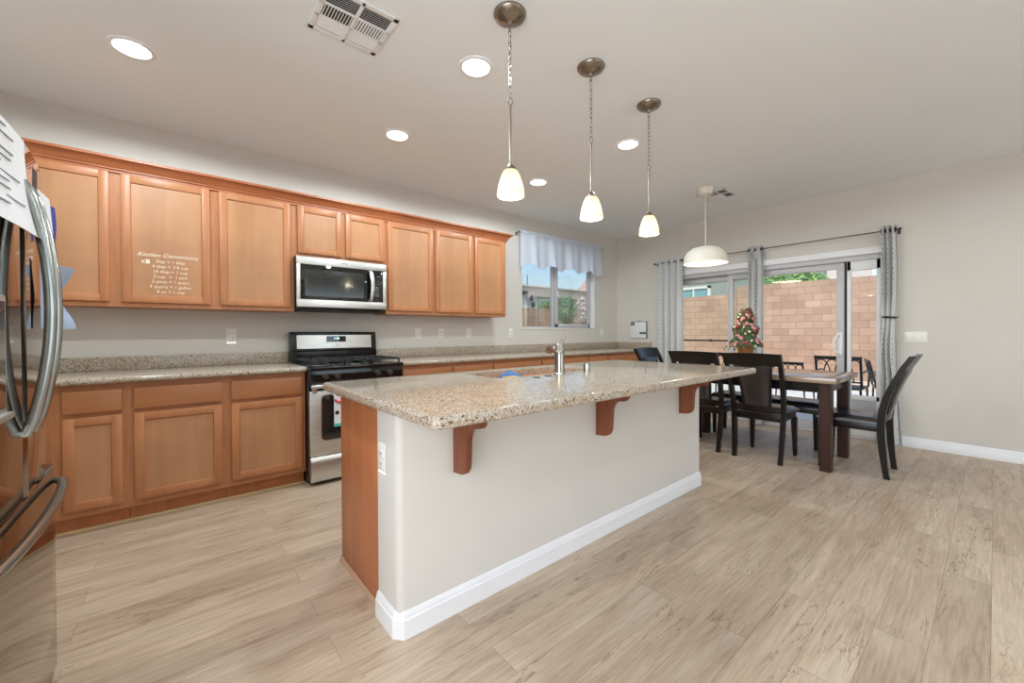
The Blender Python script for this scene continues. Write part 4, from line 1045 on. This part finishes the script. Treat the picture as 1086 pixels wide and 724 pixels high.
# ================================================================ OUTSIDE
g = MB(); g.box(-20, 40, -25, 45, -.30, -.16); struct(g.build('ground', 'gravel'))
struct(MB().box(XR+T+.001, 10.6, -4, 4.2, -.158, -.03, .01).build('patio_slab', 'concrete'))
def tagged(o, l, c, g=None): return tag(o, l, c, g)
tagged(MB().box(14.2, 14.4, -6, 5.45, -.158, 2.645).build('block_wall', 'block', loc=(14.3, 0, -.158)), 'tall tan block garden wall facing the patio door', 'wall')
tagged(MB().box(14.2, 14.4, 5.46, 16, -.158, 2.42).build('block_wall', 'block', loc=(14.3, 10, -.158)), 'lower stretch of tan block garden wall seen through the left door pane', 'wall')
tagged(MB().box(5.0, 9.28, 9.0, 9.2, -.158, 1.92).build('block_wall', 'block', loc=(9.5, 9.1, -.158)), 'pinkish block garden wall at the left of the kitchen window view', 'wall')
tagged(MB().box(9.29, 13.9, 9.0, 9.2, -.158, 1.54).build('block_wall', 'block', loc=(11.5, 9.1, -.158)), 'lower block garden wall behind the bushes outside the kitchen window', 'wall')
# neighbour house behind the patio wall
nh = thing('neighbour_house', 'grey stucco house behind the garden wall, seen through the patio door', 'house', (20, 9, -.158))
MB().box(17, 23, 3.66, 13.5, -.158, 4.4).build('walls', 'stucco_grey', nh)
MB().box(16.95, 23, 3.38, 3.655, -.158, 4.4).build('corner_pier', 'stucco_band', nh)
MB().box(16.88, 17, 3.66, 13.5, 3.62, 3.78, .01).build('eave_band', 'stucco_white', nh)
MB().box(16.92, 17, 6.0, 13.5, 3.28, 3.42, .01).build('string_course', 'stucco_white', nh)
MB().prism([(16.5, 4.4), (20, 5.8), (23.5, 4.4)], 'Y', 3.4, 13.6).build('roof', 'roof_tile', nh)
b = MB()
for (ya, yb_, za, zb) in ((7.52, 7.62, 2.0, 3.08), (9.2, 9.3, 2.0, 3.08), (7.52, 9.3, 2.98, 3.08), (7.52, 9.3, 2.0, 2.1), (8.19, 8.24, 2.1, 2.98)): b.box(16.92, 17, ya, yb_, za, zb)
wf = b.build('window', 'stucco_white', nh)
MB().box(16.97, 16.995, 7.62, 9.2, 2.1, 2.98).build('pane', 'far_glass', wf)
# houses seen through the kitchen window
h1 = thing('neighbour_house', 'white stucco house end at the left of the kitchen window view', 'house', (8, 11.5, -.158))
MB().box(5.5, 9.38, 10.0, 13, -.158, 2.46).build('walls', 'stucco_white', h1)
MB().box(5.4, 8.98, 9.85, 13.1, 2.461, 2.56, .01).build('eave', 'knob', h1)
for (xx, zz) in ((9.17, 2.33), (9.25, 2.12)):
    b = MB(); b.lathe([(0, -.10), (.055, -.09), (.06, .05), (.02, .10), (0, .11)], (xx, 9.90, zz), 14); b.box(xx-.02, xx+.02, 9.92, 10.0, zz-.02, zz+.02); b.build('wall_lantern', 'black_metal', h1)
h2 = thing('neighbour_house', 'low flat-roofed stucco house in the middle of the kitchen window view', 'house', (17, 17, -.158))
MB().box(13.0, 21, 14.0, 20, -.158, 2.88).build('walls', plain('teal_grey_stucco', srgb(178, 196, 190), .9), h2)
MB().box(10.0, 21.2, 13.85, 20.2, 2.881, 3.30, .01).build('parapet', 'stucco_band', h2)
MB().box(9.8, 21.4, 13.75, 20.4, 3.301, 3.38, .01).build('coping', 'stucco_white', h2)
b = MB(); b.cyl((13.6, 15, 3.38), (13.6, 15, 4.05), .02, seg=8); b.cyl((14.6, 16, 3.38), (14.6, 16, 3.62), .06, seg=10); b.build('roof_vent', 'knob', h2)
h3 = thing('neighbour_house', 'pinkish gabled roof rising at the right of the kitchen window view', 'house', (34, 24.6, -.158))
MB().box(28.9, 39, 24.2, 25.2, -.158, 4.3).build('walls', 'stucco_white', h3)
MB().prism([(28.2, 4.301), (34.0, 9.2), (40, 4.301)], 'Y', 24.0, 25.3).build('roof', 'roof_tile', h3)
random.seed(5)
def bush(cx, cy, z0, rx, ry, rz, n, size, mat, label, name='garden_bush', trunk=True):
    t = thing(name, label, 'bush', (cx, cy, -.158), group='garden bushes')
    b = MB()
    for i in range(n):
        v = Vector((random.gauss(0, 1), random.gauss(0, 1), random.gauss(0, 1))).normalized()*random.uniform(.6, 1.0)
        p = Vector((cx+v.x*rx, cy+v.y*ry, z0+rz+v.z*rz)); leafquad(b, p, v+Vector((random.uniform(-1, 1), random.uniform(-1, 1), random.uniform(-.5, 1))), size*random.uniform(.6, 1.2), .55)
    b.build('foliage', mat, t, smooth=0)
    if trunk:
        b = MB(); b.tube([(cx, cy, -.157), (cx+.03, cy, z0*.6), (cx, cy+.02, z0+rz)], [.06, .045, .02], 8)
        for k in range(4): a = k*1.6; b.tube([(cx, cy, z0*.7+.1), (cx+rx*.6*math.cos(a), cy+ry*.6*math.sin(a), z0+rz*1.1)], [.025, .008], 6)
        b.build('trunk', 'bark', t)
bush(15.4, 4.2, 2.30, .6, .95, .45, 1500, .07, 'leaf', 'green leafy bush topping the garden wall outside the patio door')
bush(9.52, 9.58, 1.55, .30, .24, .36, 900, .05, 'leaf', 'green bush rising over the pinkish wall left of the kitchen window mullion')
bush(9.08, 8.3, 1.42, .33, .33, .44, 750, .045, 'leaf_mint', 'green bush just right of the kitchen window mullion')
bush(9.90, 8.3, 1.44, .36, .33, .43, 700, .06, 'leaf_pale', 'pale dry bush at the right edge of the kitchen window view')

# patio chairs
def patio_chair(label):
    t = thing('patio_chair', label, 'chair', (0, 0, 0), group='patio chairs', local=True)
    w_, zt, zs = .25, .86, .42
    def yb(z): return -.22-.22*max(0, (z-zs))
    b = MB()
    b.tube([(-w_, yb(zs), zs), (-w_, yb(zt), zt)], .016, 8); b.tube([(w_, yb(zs), zs), (w_, yb(zt), zt)], .016, 8)
    b.box(-w_-.016, w_+.016, yb(zt)-.014, yb(zt)+.014, zt-.05, zt, .004); b.tube([(-w_, yb(.5), .5), (w_, yb(.5), .5)], .012, 8); b.build('back_frame', 'black_metal', t)
    b = MB()
    for k in range(4):
        c = -w_+2*w_*(k+.5)/4
        pts = []
        for i in range(13):
            a = PI*i/12; x = c+.105*math.cos(a)*-1; z = .5+(zt-.05-.5)*math.sin(a)**.8; x = max(-w_, min(w_, x)); pts.append((x, yb(z), z))
        b.tube(pts, .008, 6)
    b.build('arched_bars', 'black_metal', t)
    b = MB(); b.box(-w_, w_, -.23, .24, zs-.03, zs, .006); b.build('seat', 'black_metal', t)
    for sx in (-1, 1):
        for sy in (-.21, .22):
            b = MB(); b.tube([(sx*.235, sy, zs-.02), (sx*.25, sy*1.05, 0.0)], [.015, .012], 8); b.build('leg', 'black_metal', t)
        b = MB(); b.tube([(sx*w_, yb(.63), .63), (sx*w_*1.06, 0, .65), (sx*w_*1.06, .2, .63), (sx*w_, .22, zs-.01)], .013, 8); b.build('armrest', 'black_metal', t)
    return t
pc = patio_chair('black metal patio chair with arched back behind the door handle stile'); pc.location = (7.45, 1.42, -.03); pc.rotation_euler = (0, 0, -PI/2)
copy_tree(pc, (7.85, 2.12, -.03), -PI/2-.1, 'low black metal patio chair behind the middle of the dining table', scale=.84)
copy_tree(pc, (8.2, .98, -.03), PI+.25, 'black metal patio chair seen sideways through the pet door panel', scale=.9)
copy_tree(pc, (7.45, 3.0, -.03), -PI/2+.2, 'black metal patio chair half hidden behind the flower topiary')
for o in bpy.data.objects:
    if '_local' in o: del o['_local']
